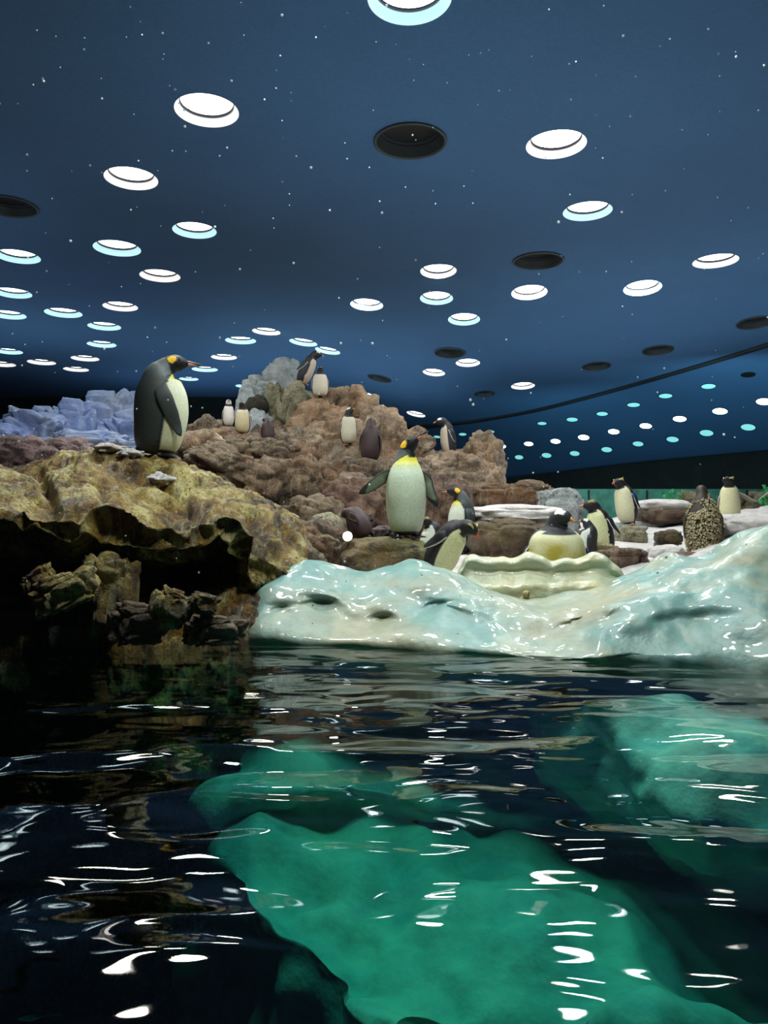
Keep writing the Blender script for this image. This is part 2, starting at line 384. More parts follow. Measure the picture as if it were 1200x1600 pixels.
def build_ceiling():
    poly = [(-14, 0.9), (14, 0.9), (14, 7.0)] + [(p.x, p.y) for p in crom(SE, 60).tolist() and [Vector(q) for q in crom(SE, 60)]] + [(-4.0, 24.0), (-14, 24.0)]
    vs = [Vector(p) for p in poly]; n = len(vs); ed = [(i, (i + 1) % n) for i in range(n)]
    for c, r, k, _ in holes:
        m = 40; b = len(vs)
        for i in range(m):
            a = 2 * math.pi * i / m; vs.append(Vector((c.x + r * math.cos(a), c.y + r * math.sin(a))))
        ed += [(b + i, b + (i + 1) % m) for i in range(m)]
    def inpoly(x, y):
        ins = False; j = n - 1
        for i in range(n):
            xi, yi = poly[i]; xj, yj = poly[j]
            if (yi > y) != (yj > y) and x < (xj - xi) * (y - yi) / (yj - yi) + xi: ins = not ins
            j = i
        return ins
    for gx in np.arange(-13.5, 14, 0.75):
        for gy in np.arange(1.5, 24, 0.75):
            if inpoly(gx, gy) and all((gx - c.x) ** 2 + (gy - c.y) ** 2 > (r + .1) ** 2 for c, r, k, _ in holes): vs.append(Vector((gx, gy)))
    ov, oe, of, *_ = geometry.delaunay_2d_cdt(vs, ed, [], 0, 1e-5)
    fs = []
    for f in of:
        x = sum(ov[i].x for i in f) / len(f); y = sum(ov[i].y for i in f) / len(f)
        if not inpoly(x, y): continue
        if any((x - c.x) ** 2 + (y - c.y) ** 2 < (r * 0.995) ** 2 for c, r, k, _ in holes): continue
        fs.append(list(f)[::-1])
    o = mesh('ceiling', [(v.x, v.y, ceil_z(v.x, v.y)) for v in ov], fs, M['ceiling'], smooth=False)
    tag(o, kind='structure')
build_ceiling()
def ordinal(n):
    return ['first', 'second', 'third', 'fourth', 'fifth', 'sixth', 'seventh', 'eighth', 'ninth', 'tenth', 'eleventh', 'twelfth', 'thirteenth', 'fourteenth',
            'fifteenth', 'sixteenth', 'seventeenth', 'eighteenth', 'nineteenth', 'twentieth', 'twenty-first'][n]
def ring_surface(prof, m=40):
    """revolve (r, z) profile"""
    vs = [(r * math.cos(2 * math.pi * i / m), r * math.sin(2 * math.pi * i / m), z) for r, z in prof for i in range(m)]
    return vs, grid_faces(len(prof), m, wrap=True)
def disc(r, z, m=40):
    return [(0, 0, z)] + [(r * math.cos(2 * math.pi * i / m), r * math.sin(2 * math.pi * i / m), z) for i in range(m)], [(0, (i + 1) % m + 1, i + 1) for i in range(m)]
def downlight(c, r, k, label, group):
    e = 0.01; sx = (ceil_z(c.x + e, c.y) - ceil_z(c.x - e, c.y)) / (2 * e); sy = (ceil_z(c.x, c.y + e) - ceil_z(c.x, c.y - e)) / (2 * e)
    t = empty('downlight' if k != 'd' else 'unlit_downlight', c, Vector((-sx, -sy, 1)).to_track_quat('Z', 'Y').to_euler())
    tag(t, label, 'ceiling light', group)
    cup = {'w': 'cup_warm', 'c': 'cup_cool', 'd': 'cup_off'}[k]; lens = {'w': 'lens_warm', 'c': 'lens_cool', 'd': 'lens_off'}[k]
    if k == 'd':
        pr = [(r * 1.03, -0.004), (r * 1.03, -0.05 * r), (r * 0.97, -0.07 * r), (r * 0.95, 0.0), (r * 0.86, 0.26 * r)]
    else:
        pr = [(r * 1.0, -0.004), (r * 0.985, 0.02 * r), (r * 0.93, 0.12 * r), (r * 0.85, 0.21 * r)]
    v, f = ring_surface(pr); mesh('reflector', v, f, M[cup], t)
    rr, zz = pr[-1]
    v, f = ring_surface([(rr, zz), (rr * 0.985, zz + 0.09 * r), (rr * 0.95, zz + 0.09 * r)]); mesh('gasket', v, f, M['gasket'], t)
    v, f = disc(rr * 0.96, zz + 0.088 * r); mesh('lens', v, f, M[lens], t, smooth=False)
def labels_for(lst, fmt):
    order = sorted(lst, key=lambda h: h[3][1]); return {h[3]: fmt % ordinal(i) for i, h in enumerate(order)}
lab = {}
L_ = [h for h in holes if h[2] != 'd' and h[3][0] < 130]; C1 = [h for h in holes if h[2] != 'd' and 130 <= h[3][0] < 345]
C2 = [h for h in holes if h[2] != 'd' and 345 <= h[3][0] < 600]; C3 = [h for h in holes if h[2] != 'd' and 600 <= h[3][0] < 780]
C4 = [h for h in holes if h[2] != 'd' and h[3][0] >= 780]; D_ = [h for h in holes if h[2] == 'd']
lab.update(labels_for(L_, 'lit round ceiling light near the left edge, %s counting down from the top'))
lab.update(labels_for(C1, 'lit round ceiling light above the left king penguin, %s counting down'))
lab.update(labels_for(C2, 'lit round ceiling light around the rock summit, %s counting down from top'))
lab.update(labels_for(C3, 'lit round ceiling light above the middle king penguin, %s counting down'))
lab.update(labels_for(C4, 'lit round ceiling light in the right part, %s counting down from top'))
lab.update(labels_for(D_, 'unlit dark round ceiling opening, %s counting down from the top'))
for h in holes:
    downlight(h[0], h[1], h[2], lab[h[3]], 'unlit openings in the blue ceiling' if h[2] == 'd' else 'lit downlights in the blue ceiling')

# lower band
def band_grid():
    s = crom(SE, 80); b = crom(BO, 80); n = 16; g = np.zeros((n, 80, 3))
    for j in range(n):
        t = j / (n - 1); g[j] = s * (1 - t) + b * t
        g[j, :, 2] += 0.25 * math.sin(math.pi * t) 
    return g
BG = band_grid()
tag(mesh('wall_back', BG.reshape(-1, 3), grid_faces(16, 80), M['ceiling']), kind='structure')
# dark seam between ceiling and band
def tube(name, pts, r, mat, parent=None, m=8, loc=None):
    pts = [Vector(p) for p in pts]; vs = []
    for i, p in enumerate(pts):
        t = (pts[min(i + 1, len(pts) - 1)] - pts[max(i - 1, 0)]).normalized()
        up = Vector((0, 0, 1)) if abs(t.z) < 0.9 else Vector((1, 0, 0)); a = t.cross(up).normalized(); b = a.cross(t)
        rr = r[i] if hasattr(r, '__len__') else r
        for k in range(m):
            an = 2 * math.pi * k / m; vs.append(p + a * rr * math.cos(an) + b * rr * math.sin(an))
    fs = grid_faces(len(pts), m, wrap=True) + [list(range(m))[::-1], [(len(pts) - 1) * m + k for k in range(m)]]
    return mesh(name, vs, fs, mat, parent, loc=loc)
tag(tube('trim_1', crom(SE, 60), 0.075, M['black']), kind='structure')
# dark fascia under the band, then the low lit tank wall
fas = np.zeros((5, 80, 3)); b = BG[-1]
for j, z in enumerate([0, 0.05, 0.3, 0.7, 1.0]):
    fas[j] = b; fas[j, :, 2] = b[:, 2] * (1 - z) + (CZ + 0.0438 * b[:, 1]) * z
    fas[j, :, 1] -= 0.3 * min(1, j)
tag(mesh('wall_fascia', fas.reshape(-1, 3), grid_faces(5, 80), M['dark_wall']), kind='structure')
low = np.zeros((3, 80, 3))
for j, z in enumerate([CZ + 1.4, 0.7, -2.4]):
    low[j] = b; low[j, :, 2] = z; low[j, :, 1] += 0.1
tag(mesh('wall_tank', low.reshape(-1, 3), grid_faces(3, 80), M['dark_wall']), kind='structure')
for (x0, y0, x1, y1), nm in (((-14, 24, -3.0, 24), 'wall_far'), ((-14, 0.9, -14, 24), 'wall_left'), ((14, 7.0, 14, 0.9), 'wall_right')):
    tag(mesh(nm, [(x0, y0, -2.4), (x1, y1, -2.4), (x1, y1, CEIL), (x0, y0, CEIL)], [(0, 1, 2, 3)], M['dark_wall'], smooth=False), kind='structure')
q = [(14, 7.0)] + [(SE[0].x, SE[0].y)]
tag(mesh('wall_side', [(14, 7, -2.4), (SE[0].x + 3.5, 9.5, -2.4), (SE[0].x + 3.5, 9.5, CEIL), (14, 7, CEIL)], [(0, 1, 2, 3)], M['dark_wall'], smooth=False), kind='structure')
tag(mesh('wall_behind', [(-3.0, 24, -2.4), (-2.2, 26.6, -2.4), (-2.2, 26.6, CEIL), (-3.0, 24, CEIL)], [(0, 1, 2, 3)], M['dark_wall'], smooth=False), kind='structure')
tag(mesh('floor', [(-14, 0.9, -2.4), (14, 0.9, -2.4), (14, 27, -2.4), (-14, 27, -2.4)], [(0, 1, 2, 3)], M['pool_paint'], smooth=False), kind='structure')

TE = [(1107, 603, 21, 't'), (1040, 618, 20, 't'), (990, 632, 19, 't'), (941, 646, 17, 't'), (894, 655, 17, 't'), (847, 661, 14, 't'),
      (1194, 627, 23, 'w'), (1125, 642, 22, 'w'), (1062, 654, 20, 'w'), (1009, 665, 18, 'w'), (959, 674, 17, 'w'), (912, 683, 17, 'w'), (868, 689, 15, 'w'), (826, 693, 14, 'w'), (784, 697, 13, 'w'),
      (1169, 667, 21, 't'), (1104, 676, 20, 't'), (1051, 686, 18, 't'), (997, 693, 16, 't'), (948, 702, 16, 't'), (898, 708, 15, 't'), (854, 711, 15, 't'), (811, 714, 13, 't'),
      (723, 678, 12, 't'), (766, 674, 13, 't'), (683, 682, 11, 't'), (1169, 585, 20, 'd')]
gp = BG.reshape(-1, 3); gn = gnormals(BG).reshape(-1, 3)
proj = np.stack([600 + gp[:, 0] / (gp[:, 1]) * FPX, 820 - (gp[:, 2] - CZ) / gp[:, 1] * FPX], 1)
BV = BVHTree.FromPolygons([tuple(p) for p in gp], grid_faces(16, 80))
rows = {'top': [t for t in TE if TE.index(t) < 6], 'mid': TE[6:15], 'low': TE[15:23], 'rest': TE[23:26]}
def band_label(i, k):
    if k == 'd': return 'unlit dark round opening just under the dark seam at right'
    for key, a, b_, txt in (('top', 0, 6, 'small teal round light in upper row below the seam, %s from the right'),
                            ('mid', 6, 15, 'small white round light in middle row below the seam, %s from right'),
                            ('low', 15, 23, 'small teal round light in lowest row above dark fascia, %s from right')):
        if a <= i < b_: return txt % ordinal(i - a)
    return ['small teal round light right of the gentoo on the shoulder rock', 'small teal round light just above the rounded shoulder boulder',
            'small teal round light left of the gentoo on the shoulder rock'][i - 23]
for i, (px, py, wp, k) in enumerate(TE):
    d = (P(px, py, 10) - cam.location).normalized()
    hit, nn, _, _ = BV.ray_cast(cam.location, d)
    if hit is None: continue
    if nn.dot(d) > 0: nn = -nn
    t = empty('wall_downlight', hit + nn * 0.01, nn.to_track_quat('Z', 'Y').to_euler())
    tag(t, band_label(i, k), 'ceiling light', 'small lights in the lower blue wall')
    r = wp / 2 * hit.y / FPX
    v, f = ring_surface([(r * 1.08, -0.02), (r * 1.08, 0.004), (r, 0.006), (r * 0.98, -0.02)], 28); mesh('rim', v, f, M['gasket'], t)
    v, f = disc(r, 0.0, 28); mesh('lens', v, [x[::-1] for x in f], M[{'t': 'lens_teal', 'w': 'lens_cool', 'd': 'lens_off'}[k]], t, smooth=False)

# ------------------------------------------------------------------ water and window
wv = []; wf = []
X0, X1, Y0, Y1, ZB = -13.9, 12.0, 0.93, 6.9, -2.35
wv = [(X0, Y0, ZB), (X1, Y0, ZB), (X1, Y1, ZB), (X0, Y1, ZB), (X0, Y0, 0), (X1, Y0, 0), (X1, Y1, 0), (X0, Y1, 0)]
wf = [(0, 3, 2, 1), (4, 5, 6, 7), (0, 1, 5, 4), (1, 2, 6, 5), (2, 3, 7, 6), (3, 0, 4, 7)]
tag(mesh('pool_water', wv, wf, M['water'], smooth=False), 'dark rippling pool water in front of the rocks', 'water', kind='stuff')
gw = mesh('window_1', [(-14, 0.88, -2.4), (14, 0.88, -2.4), (14, 0.88, CEIL), (-14, 0.88, CEIL), (-14, 0.92, -2.4), (14, 0.92, -2.4), (14, 0.92, CEIL), (-14, 0.92, CEIL)],
          [(0, 1, 2, 3), (7, 6, 5, 4)], M['glass'], smooth=False)
tag(gw, kind='structure')

# ------------------------------------------------------------------ left rock
def zY(px, z, Y):            # point at given px and height z, distance Y
    u = (px - 600) / FPX; return Vector((u * Y, Y, z))
cols = [-260, -120, 0, 60, 110, 160, 210, 260, 310, 355, 385, 415, 450, 490, 520]
crest = [750, 745, 738, 734, 718, 714, 712, 712, 724, 742, 760, 778, 808, 835, 862]
crestY = [6.4, 6.2, 6.0, 6.0, 6.0, 6.0, 6.0, 6.0, 6.0, 6.0, 6.0, 6.0, 6.0, 6.1, 6.2]
midy = [775, 772, 768, 765, 760, 755, 762, 768, 778, 780, 800, 820, 845, 868, 885]
midY = [5.2, 5.2, 5.1, 5.1, 5.1, 5.1, 5.2, 5.2, 5.1, 5.2, 5.3, 5.3, 5.4, 5.5, 5.6]
browy = [812, 808, 803, 812, 818, 808, 826, 832, 832, 818, 850, 862, 880, 896, 905]
browY = [4.2, 4.15, 4.1, 4.1, 4.1, 4.2, 4.25, 4.3, 4.4, 4.5, 4.6, 4.75, 4.9, 5.1, 5.3]
net = []
net.append([P(c, 850, 8.2) for c in cols])
net.append([P(c, y + 12, Y + 0.9) for c, y, Y in zip(cols, crest, crestY)])
net.append([P(c, y, Y) for c, y, Y in zip(cols, crest, crestY)])
net.append([P(c, y, Y) for c, y, Y in zip(cols, midy, midY)])
net.append([P(c, y, Y) for c, y, Y in zip(cols, browy, browY)])
lip = [min(Y + 0.04, 4.9) for Y in browY]
net.append([P(c, y + 30, Y + (0.16 if c < 380 else 0)) for c, y, Y in zip(cols, browy, browY)])
net.append([P(c, y + 56, Y + (0.45 if c < 380 else 0.05)) for c, y, Y in zip(cols, browy, browY)])
recY = [5.3, 5.3, 5.3, 5.4, 5.5, 5.4, 5.4, 5.4, 5.3, 5.2, 4.95, 4.85, 5.0, 5.2, 5.4]
net.append([P(c, 900 if c < 380 else y + 80, Y) for c, y, Y in zip(cols, browy, recY)])
net.append([zY(c, 0.30 if c < 380 else 0.2, Y + 0.1) for c, Y in zip(cols, [5.2, 5.1, 5.0, 4.9, 4.9, 4.9, 4.9, 4.9, 4.9, 4.8, 4.55, 4.7, 4.9, 5.1, 5.3])])
net.append([zY(c, 0.0, Y) for c, Y in zip(cols, [4.2, 4.2, 4.2, 4.3, 4.3, 4.3, 4.3, 4.3, 4.35, 4.4, 4.5, 4.7, 4.9, 5.1, 5.3])])
net.append([zY(c, -0.9, Y) for c, Y in zip(cols, [4.3, 4.3, 4.3, 4.4, 4.4, 4.4, 4.4, 4.4, 4.45, 4.5, 4.6, 4.8, 5.0, 5.2, 5.4])])
net.append([zY(c, -2.3, 4.6) for c in cols])
CRACKS = [((285, 762), (312, 792), (348, 838)), ((392, 812), (408, 850), (398, 892)), ((236, 724), (290, 762)), ((60, 742), (84, 790), (78, 822)),
          ((160, 770), (172, 800), (190, 830)), ((430, 822), (462, 850), (500, 880)), ((408, 850), (440, 862))]
def crack(p):
    if p[1] > 6.4: return 0
    px = 600 + p[0] / p[1] * FPX; py = 820 - (p[2] - CZ) / p[1] * FPX; d = 1e9
    for pl in CRACKS:
        for (x0, y0), (x1, y1) in zip(pl, pl[1:]):
            t = max(0, min(1, ((px - x0) * (x1 - x0) + (py - y0) * (y1 - y0)) / ((x1 - x0) ** 2 + (y1 - y0) ** 2)))
            d = min(d, math.hypot(px - x0 - t * (x1 - x0), py - y0 - t * (y1 - y0)))
    return -0.085 * math.exp(-(d / 8.0) ** 2) * (1 - sstep(py, 785, 812) * (1 if px < 385 else 0))
def lrock(p, amp, sc, seed):
    v = Vector(p); d = rocky(p, amp, sc, seed)
    d += 0.035 * noise.fractal(v * 5.0, 0.8, 2.1, 4) + 0.016 * noise.fractal(v * 17.0, 0.7, 2.1, 4) - 0.03 * max(0, 0.25 - abs(noise.noise(v * 3.3))) / 0.25 * max(0, noise.noise(v * 1.9) + .2)
    return d + (crack(p) if seed == 4 else 0)
LR = empty('foreground_rock', P(200, 820, 5.0)); tag(LR, 'big yellow-ochre rock with overhanging brow rising from the water at left', 'rock')
def child(o, par):
    o.parent = par; o.matrix_parent_inverse = Matrix.Translation(-par.location); return o
o = build_loft('rock_body', net, 330, 380, M['rock_yellow'], 0.17, 1.5, 4, lrock, flip=True); child(o, LR)
for (px, py, Y, w_, h_, mt, rl) in [(100, 925, 3.95, 100, 62, 'rock_yellow', -24), (62, 908, 4.0, 54, 44, 'rock_yellow', -30), (268, 950, 3.95, 56, 66, 'rock_yellow', 18), (318, 944, 3.95, 52, 34, 'rock_yellow', 14),
                                (168, 925, 4.25, 90, 120, 'rock_yellow', 0), (215, 975, 4.05, 90, 70, 'rock_brown', 0), (335, 985, 4.05, 90, 50, 'rock_brown', 0), (130, 990, 4.4, 120, 70, 'rock_black', 0),
                                (30, 990, 4.4, 140, 90, 'rock_black', 0)]:
    o = boulder(px, py, Y, w_, h_, mt, 0.8, 'ledge_stone', LR, 5, 0.46, rot=0.4, sq=0.5, roll=rl)

# snow caked on the left rock's top
LRB = BVHTree.FromPolygons([tuple(v.co) for v in SOLID[0].data.vertices], [list(p.vertices) for p in SOLID[0].data.polygons])
def snowlump(name, px, py, Y, w_, h_, label, cat='snow', group=None, level=4):
    o = boulder(px, py, Y, w_, h_, 'snow', 0.8, name, None, level, 0.6, sq=1.05, solid=False)
    hit = LRB.ray_cast(Vector((o.location.x, o.location.y, 3)), Vector((0, 0, -1)))[0]
    if hit is not None: o.location.z = hit.z - 0.005
    tag(o, label, cat, group); return o
snowlump('snow_patch', 172, 708, 5.95, 60, 17, 'white snow patch on the rock crest left of the king penguin', group='snow patches on the yellow rock')
snowlump('snow_patch', 202, 715, 5.8, 40, 18, 'small snow patch directly beside the left king penguin\'s tail', group='snow patches on the yellow rock')
snowlump('snow_patch', 252, 736, 5.7, 44, 24, 'rounded white snow patch just below the left king penguin', group='snow patches on the yellow rock')

# ------------------------------------------------------------------ front ice
icols = [372, 392, 410, 440, 480, 560, 640, 690, 730, 780, 830, 900, 960, 1010, 1060, 1110, 1160, 1210, 1300, 1450, 1750, 2100]
wl =    [4.75, 4.55, 4.45, 4.40, 4.35, 4.28, 4.22, 4.15, 4.08, 4.0, 3.9, 3.85, 3.75, 3.7, 3.65, 3.6, 3.58, 3.55, 3.5, 3.5, 3.5, 3.6]
cry =   [985, 955, 915, 895, 884, 888, 876, 886, 904, 925, 937, 932, 912, 890, 868, 862, 836, 822, 800, 790, 790, 810]
crY =   [5.1, 4.95, 4.95, 5.0, 5.05, 5.1, 5.15, 5.1, 5.0, 4.95, 4.9, 4.85, 4.8, 4.8, 4.8, 4.7, 4.6, 4.6, 4.6, 4.6, 4.6, 4.6]
inet = []
inet.append([zY(c, -0.2, Y + 1.0) for c, Y in zip(icols, crY)])
inet.append([P(c, y, Y) + Vector((0, 0.35, -0.10)) for c, y, Y in zip(icols, cry, crY)])
inet.append([P(c, y, Y) for c, y, Y in zip(icols, cry, crY)])
def mix3(a, b, f, up=0): v = a * (1 - f) + b * f; v.z += up; return v
top = inet[-1]; wat = [zY(c, 0.0, Y) for c, Y in zip(icols, wl)]
inet.append([mix3(a, b_, 0.35, 0.07) for a, b_ in zip(top, wat)])
inet.append([mix3(a, b_, 0.70, 0.05) for a, b_ in zip(top, wat)])
inet.append(wat)
inet.append([Vector((v.x, v.y + 0.40, -0.22)) for v in wat])
inet.append([Vector((v.x, v.y + 1.3, -0.6)) for v in wat])
inet.append([Vector((v.x, v.y + 1.7, -2.2)) for v in wat])
def icey(p, amp, sc, seed):
    q = Vector(p) * sc + Vector((seed, seed * 2, 0))
    d = noise.fractal(q, 1.0, 2.0, 3) * amp
    d += (0.4 - noise.voronoi(q * 0.8)[0][0]) * amp * 0.9
    return d + 0.006 * noise.noise(Vector(p) * 14)
o = build_loft('ice_bank', inet, 130, 380, M['ice'], 0.065, 1.7, 3, icey, flip=True)
tag(o, 'glossy pale turquoise and cream sculpted ice bank along the waterline', 'ice')
# dark hollows: the bank has real undercut pockets, built as displaced pits
me = o.data
pits = [(492, 972, 4.35, 0.17, 0.24), (700, 980, 4.2, 0.16, 0.22), (600, 985, 4.25, 0.10, 0.12), (430, 968, 4.4, 0.10, 0.10), (1000, 1015, 3.75, 0.22, 0.15), (1130, 1020, 3.65, 0.3, 0.2)]
for v in me.vertices:
    for px, py, Y, r, dp in pits:
        c = P(px, py, Y); d = ((v.co.x - c.x) / r) ** 2 + ((v.co.z - c.z) / (r * 0.55)) ** 2
        if d < 4 and v.co.y < Y + 0.5: v.co.y += dp * math.exp(-d * 1.3); v.co.z += 0.25 * dp * math.exp(-d * 1.3)
me.update()

# submerged shelf
scol = [0, 1, 2, 3, 4, 5, 6, 7, 8, 9]
edgeL = [(348, 1235, -0.75), (352, 1290, -0.95), (392, 1390, -1.02), (440, 1450, -1.06), (500, 1510, -1.10), (545, 1565, -1.12), (610, 1610, -1.15), (700, 1680, -1.2)]
def PZ(px, py, z):
    a = P(px, py, 1.0); k = (z - CZ) / (a.z - CZ); return Vector((a.x * k, k, z))
rowsS = []
for (ex, ey, ez) in edgeL:
    e = PZ(ex, ey, ez); row = [e + Vector((-0.15, 0.1, -1.3)), e + Vector((-0.05, 0.03, -0.25)), e]
    for f, dz in ((0.45, 0.05), (0.9, 0.02), (1.4, -0.06), (1.9, -0.12), (2.5, -0.30), (3.1, -0.70), (3.6, -1.3)):
        row.append(e + Vector((f, 0.0 + 0.02 * f, dz)))
    rowsS.append(row)
back = [v + Vector((0.1, 1.0, 0.25)) for v in rowsS[0]]
front = [v + Vector((0.1, -0.9, -0.9)) for v in rowsS[-1]]
o = build_loft('submerged_ice', [back] + rowsS + [front], 150, 200, M['ice_deep'], 0.20, 1.5, 9, icey, flip=True, solid=False)
tag(o, 'pale green sunken ice shelf glowing under the water in front', 'ice')
rt = [[PZ(840, 1150, -0.5) + Vector((0, 0.4, 0)), PZ(900, 1105, -0.22), PZ(1000, 1090, -0.16), PZ(1200, 1085, -0.14), PZ(1800, 1085, -0.12)],
      [PZ(838, 1185, -0.62), PZ(905, 1150, -0.36), PZ(1010, 1140, -0.28), PZ(1200, 1130, -0.24), PZ(1800, 1130, -0.2)],
      [PZ(850, 1230, -0.80), PZ(930, 1215, -0.55), PZ(1040, 1215, -0.42), PZ(1200, 1230, -0.40), PZ(1800, 1230, -0.40)],
      [PZ(880, 1270, -1.10), PZ(970, 1285, -0.80), PZ(1060, 1310, -0.62), PZ(1200, 1340, -0.62), PZ(1800, 1350, -0.62)],
      [PZ(890, 1310, -1.7), PZ(980, 1340, -1.5), PZ(1070, 1390, -1.3), PZ(1200, 1430, -1.2), PZ(1800, 1450, -1.2)],
      [PZ(890, 1330, -2.3), PZ(980, 1370, -2.2), PZ(1070, 1400, -2.2), PZ(1200, 1450, -2.2), PZ(1800, 1450, -2.2)]]
o = build_loft('sunken_ridge', rt, 90, 130, M['ice_deep'], 0.14, 1.8, 21, icey, flip=True, solid=False)
tag(o, 'dim teal folded ice ridge under water below the right bank', 'ice')

# cream scalloped nest wall
ncols = [712, 722, 735, 760, 785, 803, 822, 845, 862, 882, 903, 924, 940, 956, 970, 982]
nry =   [905, 882, 867, 872, 869, 872, 863, 869, 878, 871, 874, 865, 868, 880, 890, 915]
nn_ = []
nn_.append([zY(c, -0.05, 4.95) for c in ncols])
nn_.append([zY(c, 0.14, 5.0) for c in ncols])
nn_.append([P(c, (y + 935) / 2 + 14, 5.02) for c, y in zip(ncols, nry)])
nn_.append([P(c, (y + 935) / 2 - 6, 5.14) for c, y in zip(ncols, nry)])
nn_.append([P(c, y + 8, 5.14) for c, y in zip(ncols, nry)])
nn_.append([P(c, y, 5.20) for c, y in zip(ncols, nry)])
nn_.append([P(c, y, 5.30) for c, y in zip(ncols, nry)])
nn_.append([P(c, y + 14, 5.40) for c, y in zip(ncols, nry)])
nn_.append([zY(c, 0.18, 5.5) for c in ncols])
nn_.append([zY(c, 0.16, 6.2) for c in ncols])
def layered(p, amp, sc, seed):
    v = Vector(p); return 0.003 * math.sin(p[2] * 75 + 2.5 * noise.noise(v * 3)) + 0.012 * noise.noise(v * 5) + 0.006 * noise.noise(v * 18)
o = build_loft('ice_nest', nn_[::-1], 110, 180, M['ice_cream'], 0.02, 3, 2, layered, flip=True)
tag(o, 'cream scalloped ice wall of a nest hollow behind the ice bank', 'ice')

# ------------------------------------------------------------------ snow ground at right and brown ground at left
gc = [560, 640, 700, 760, 820, 880, 940, 1000, 1060, 1120, 1180, 1260, 1800]
def grow(ys, Y): return [P(c, y, Y) for c, y in zip(gc, ys)]
gnet = [[zY(c, -0.3, 5.0) for c in gc],
        [zY(c, 0.10, 5.4) for c in gc],
        grow([905] * 4 + [905, 905, 900, 890, 880, 870, 850, 840, 830], 6.0),
        grow([890, 885, 880, 878, 878, 880, 878, 872, 868, 850, 830, 820, 815], 6.8),
        grow([870, 868, 866, 866, 866, 862, 856, 852, 850, 832, 815, 808, 800], 8.0),
        grow([860, 855, 850, 850, 848, 842, 838, 836, 832, 815, 806, 800, 795], 9.2),
        grow([850, 846, 842, 840, 836, 830, 826, 818, 816, 810, 804, 798, 790], 10.4),
        grow([848, 842, 838, 834, 826, 820, 814, 806, 806, 806, 800, 795, 790], 12.0),
        grow([870] * 13, 15.0)]
def snowy(p, amp, sc, seed):
    v = Vector(p); return 0.05 * noise.fractal(v * 1.3, 1, 2, 3) + 0.008 * noise.noise(v * 12)
o = build_loft('snow_ground', gnet, 110, 170, M['snow'], 0.05, 2, 1, snowy)
tag(o, 'pinkish white snow covering the ground at the right among the rocks', 'snow', kind='stuff')
lc = [-500, -260, -100, 0, 60, 120, 180, 230, 270, 310]
lnet = [[P(c, 800, 6.2) for c in lc], [P(c, 750, 7.4) for c in lc], [P(c, 735, 9.0) for c in lc], [P(c, 722, 12.0) for c in lc], [P(c, 710, 16.0) for c in lc], [P(c, 730, 20.0) for c in lc], [P(c, 1400, 21.0) for c in lc]]
o = build_loft('rock_ground', lnet, 90, 120, M['rock_mauve'], 0.25, 1.2, 8)
tag(o, 'mauve brown rocky ground behind the yellow rock at far left', 'rock')

# ------------------------------------------------------------------ central outcrop
OC = empty('central_outcrop', P(560, 760, 11.0)); tag(OC, 'tall tan and orange rock outcrop of rounded boulders crowded with small penguins', 'rock')
cc = [290, 340, 390, 440, 490, 540, 590, 640, 690, 740, 790]
def crow(ys, Ys): return [P(c, y, Y) for c, y, Y in zip(cc, ys, Ys)]
cnet = [crow([760] * 11, [15.5] * 11),
        crow([690, 690, 650, 630, 640, 640, 660, 700, 720, 720, 745], [14.0] * 11),
        crow([695, 690, 670, 650, 640, 640, 665, 705, 722, 722, 750], [12.4, 12.6, 12.9, 13.0, 12.8, 12.6, 12.3, 12.1, 11.9, 11.8, 11.6]),
        crow([715, 710, 700, 695, 690, 685, 700, 725, 745, 745, 765], [11.2, 11.2, 11.5, 11.6, 11.6, 11.6, 11.6, 11.6, 11.5, 11.4, 11.3]),
        crow([740, 740, 740, 740, 735, 730, 735, 750, 770, 770, 780], [10.0, 10.2, 10.5, 10.6, 10.6, 10.6, 10.6, 10.6, 10.6, 10.6, 10.6]),
        crow([770, 780, 790, 790, 790, 790, 790, 790, 800, 800, 800], [8.8, 9.0, 9.4, 9.5, 9.5, 9.5, 9.6, 9.6, 9.8, 9.9, 10.0]),
        crow([860, 860, 860, 860, 860, 860, 860, 850, 850, 850, 850], [8.0, 8.2, 8.6, 8.8, 8.8, 8.8, 8.9, 9.0, 9.2, 9.4, 9.6]),
        crow([960] * 11, [8.0] * 11)]
o = build_loft('rock_core', cnet, 150, 190, M['rock_brown'], 0.36, 1.1, 5, lrock, flip=True); child(o, OC)
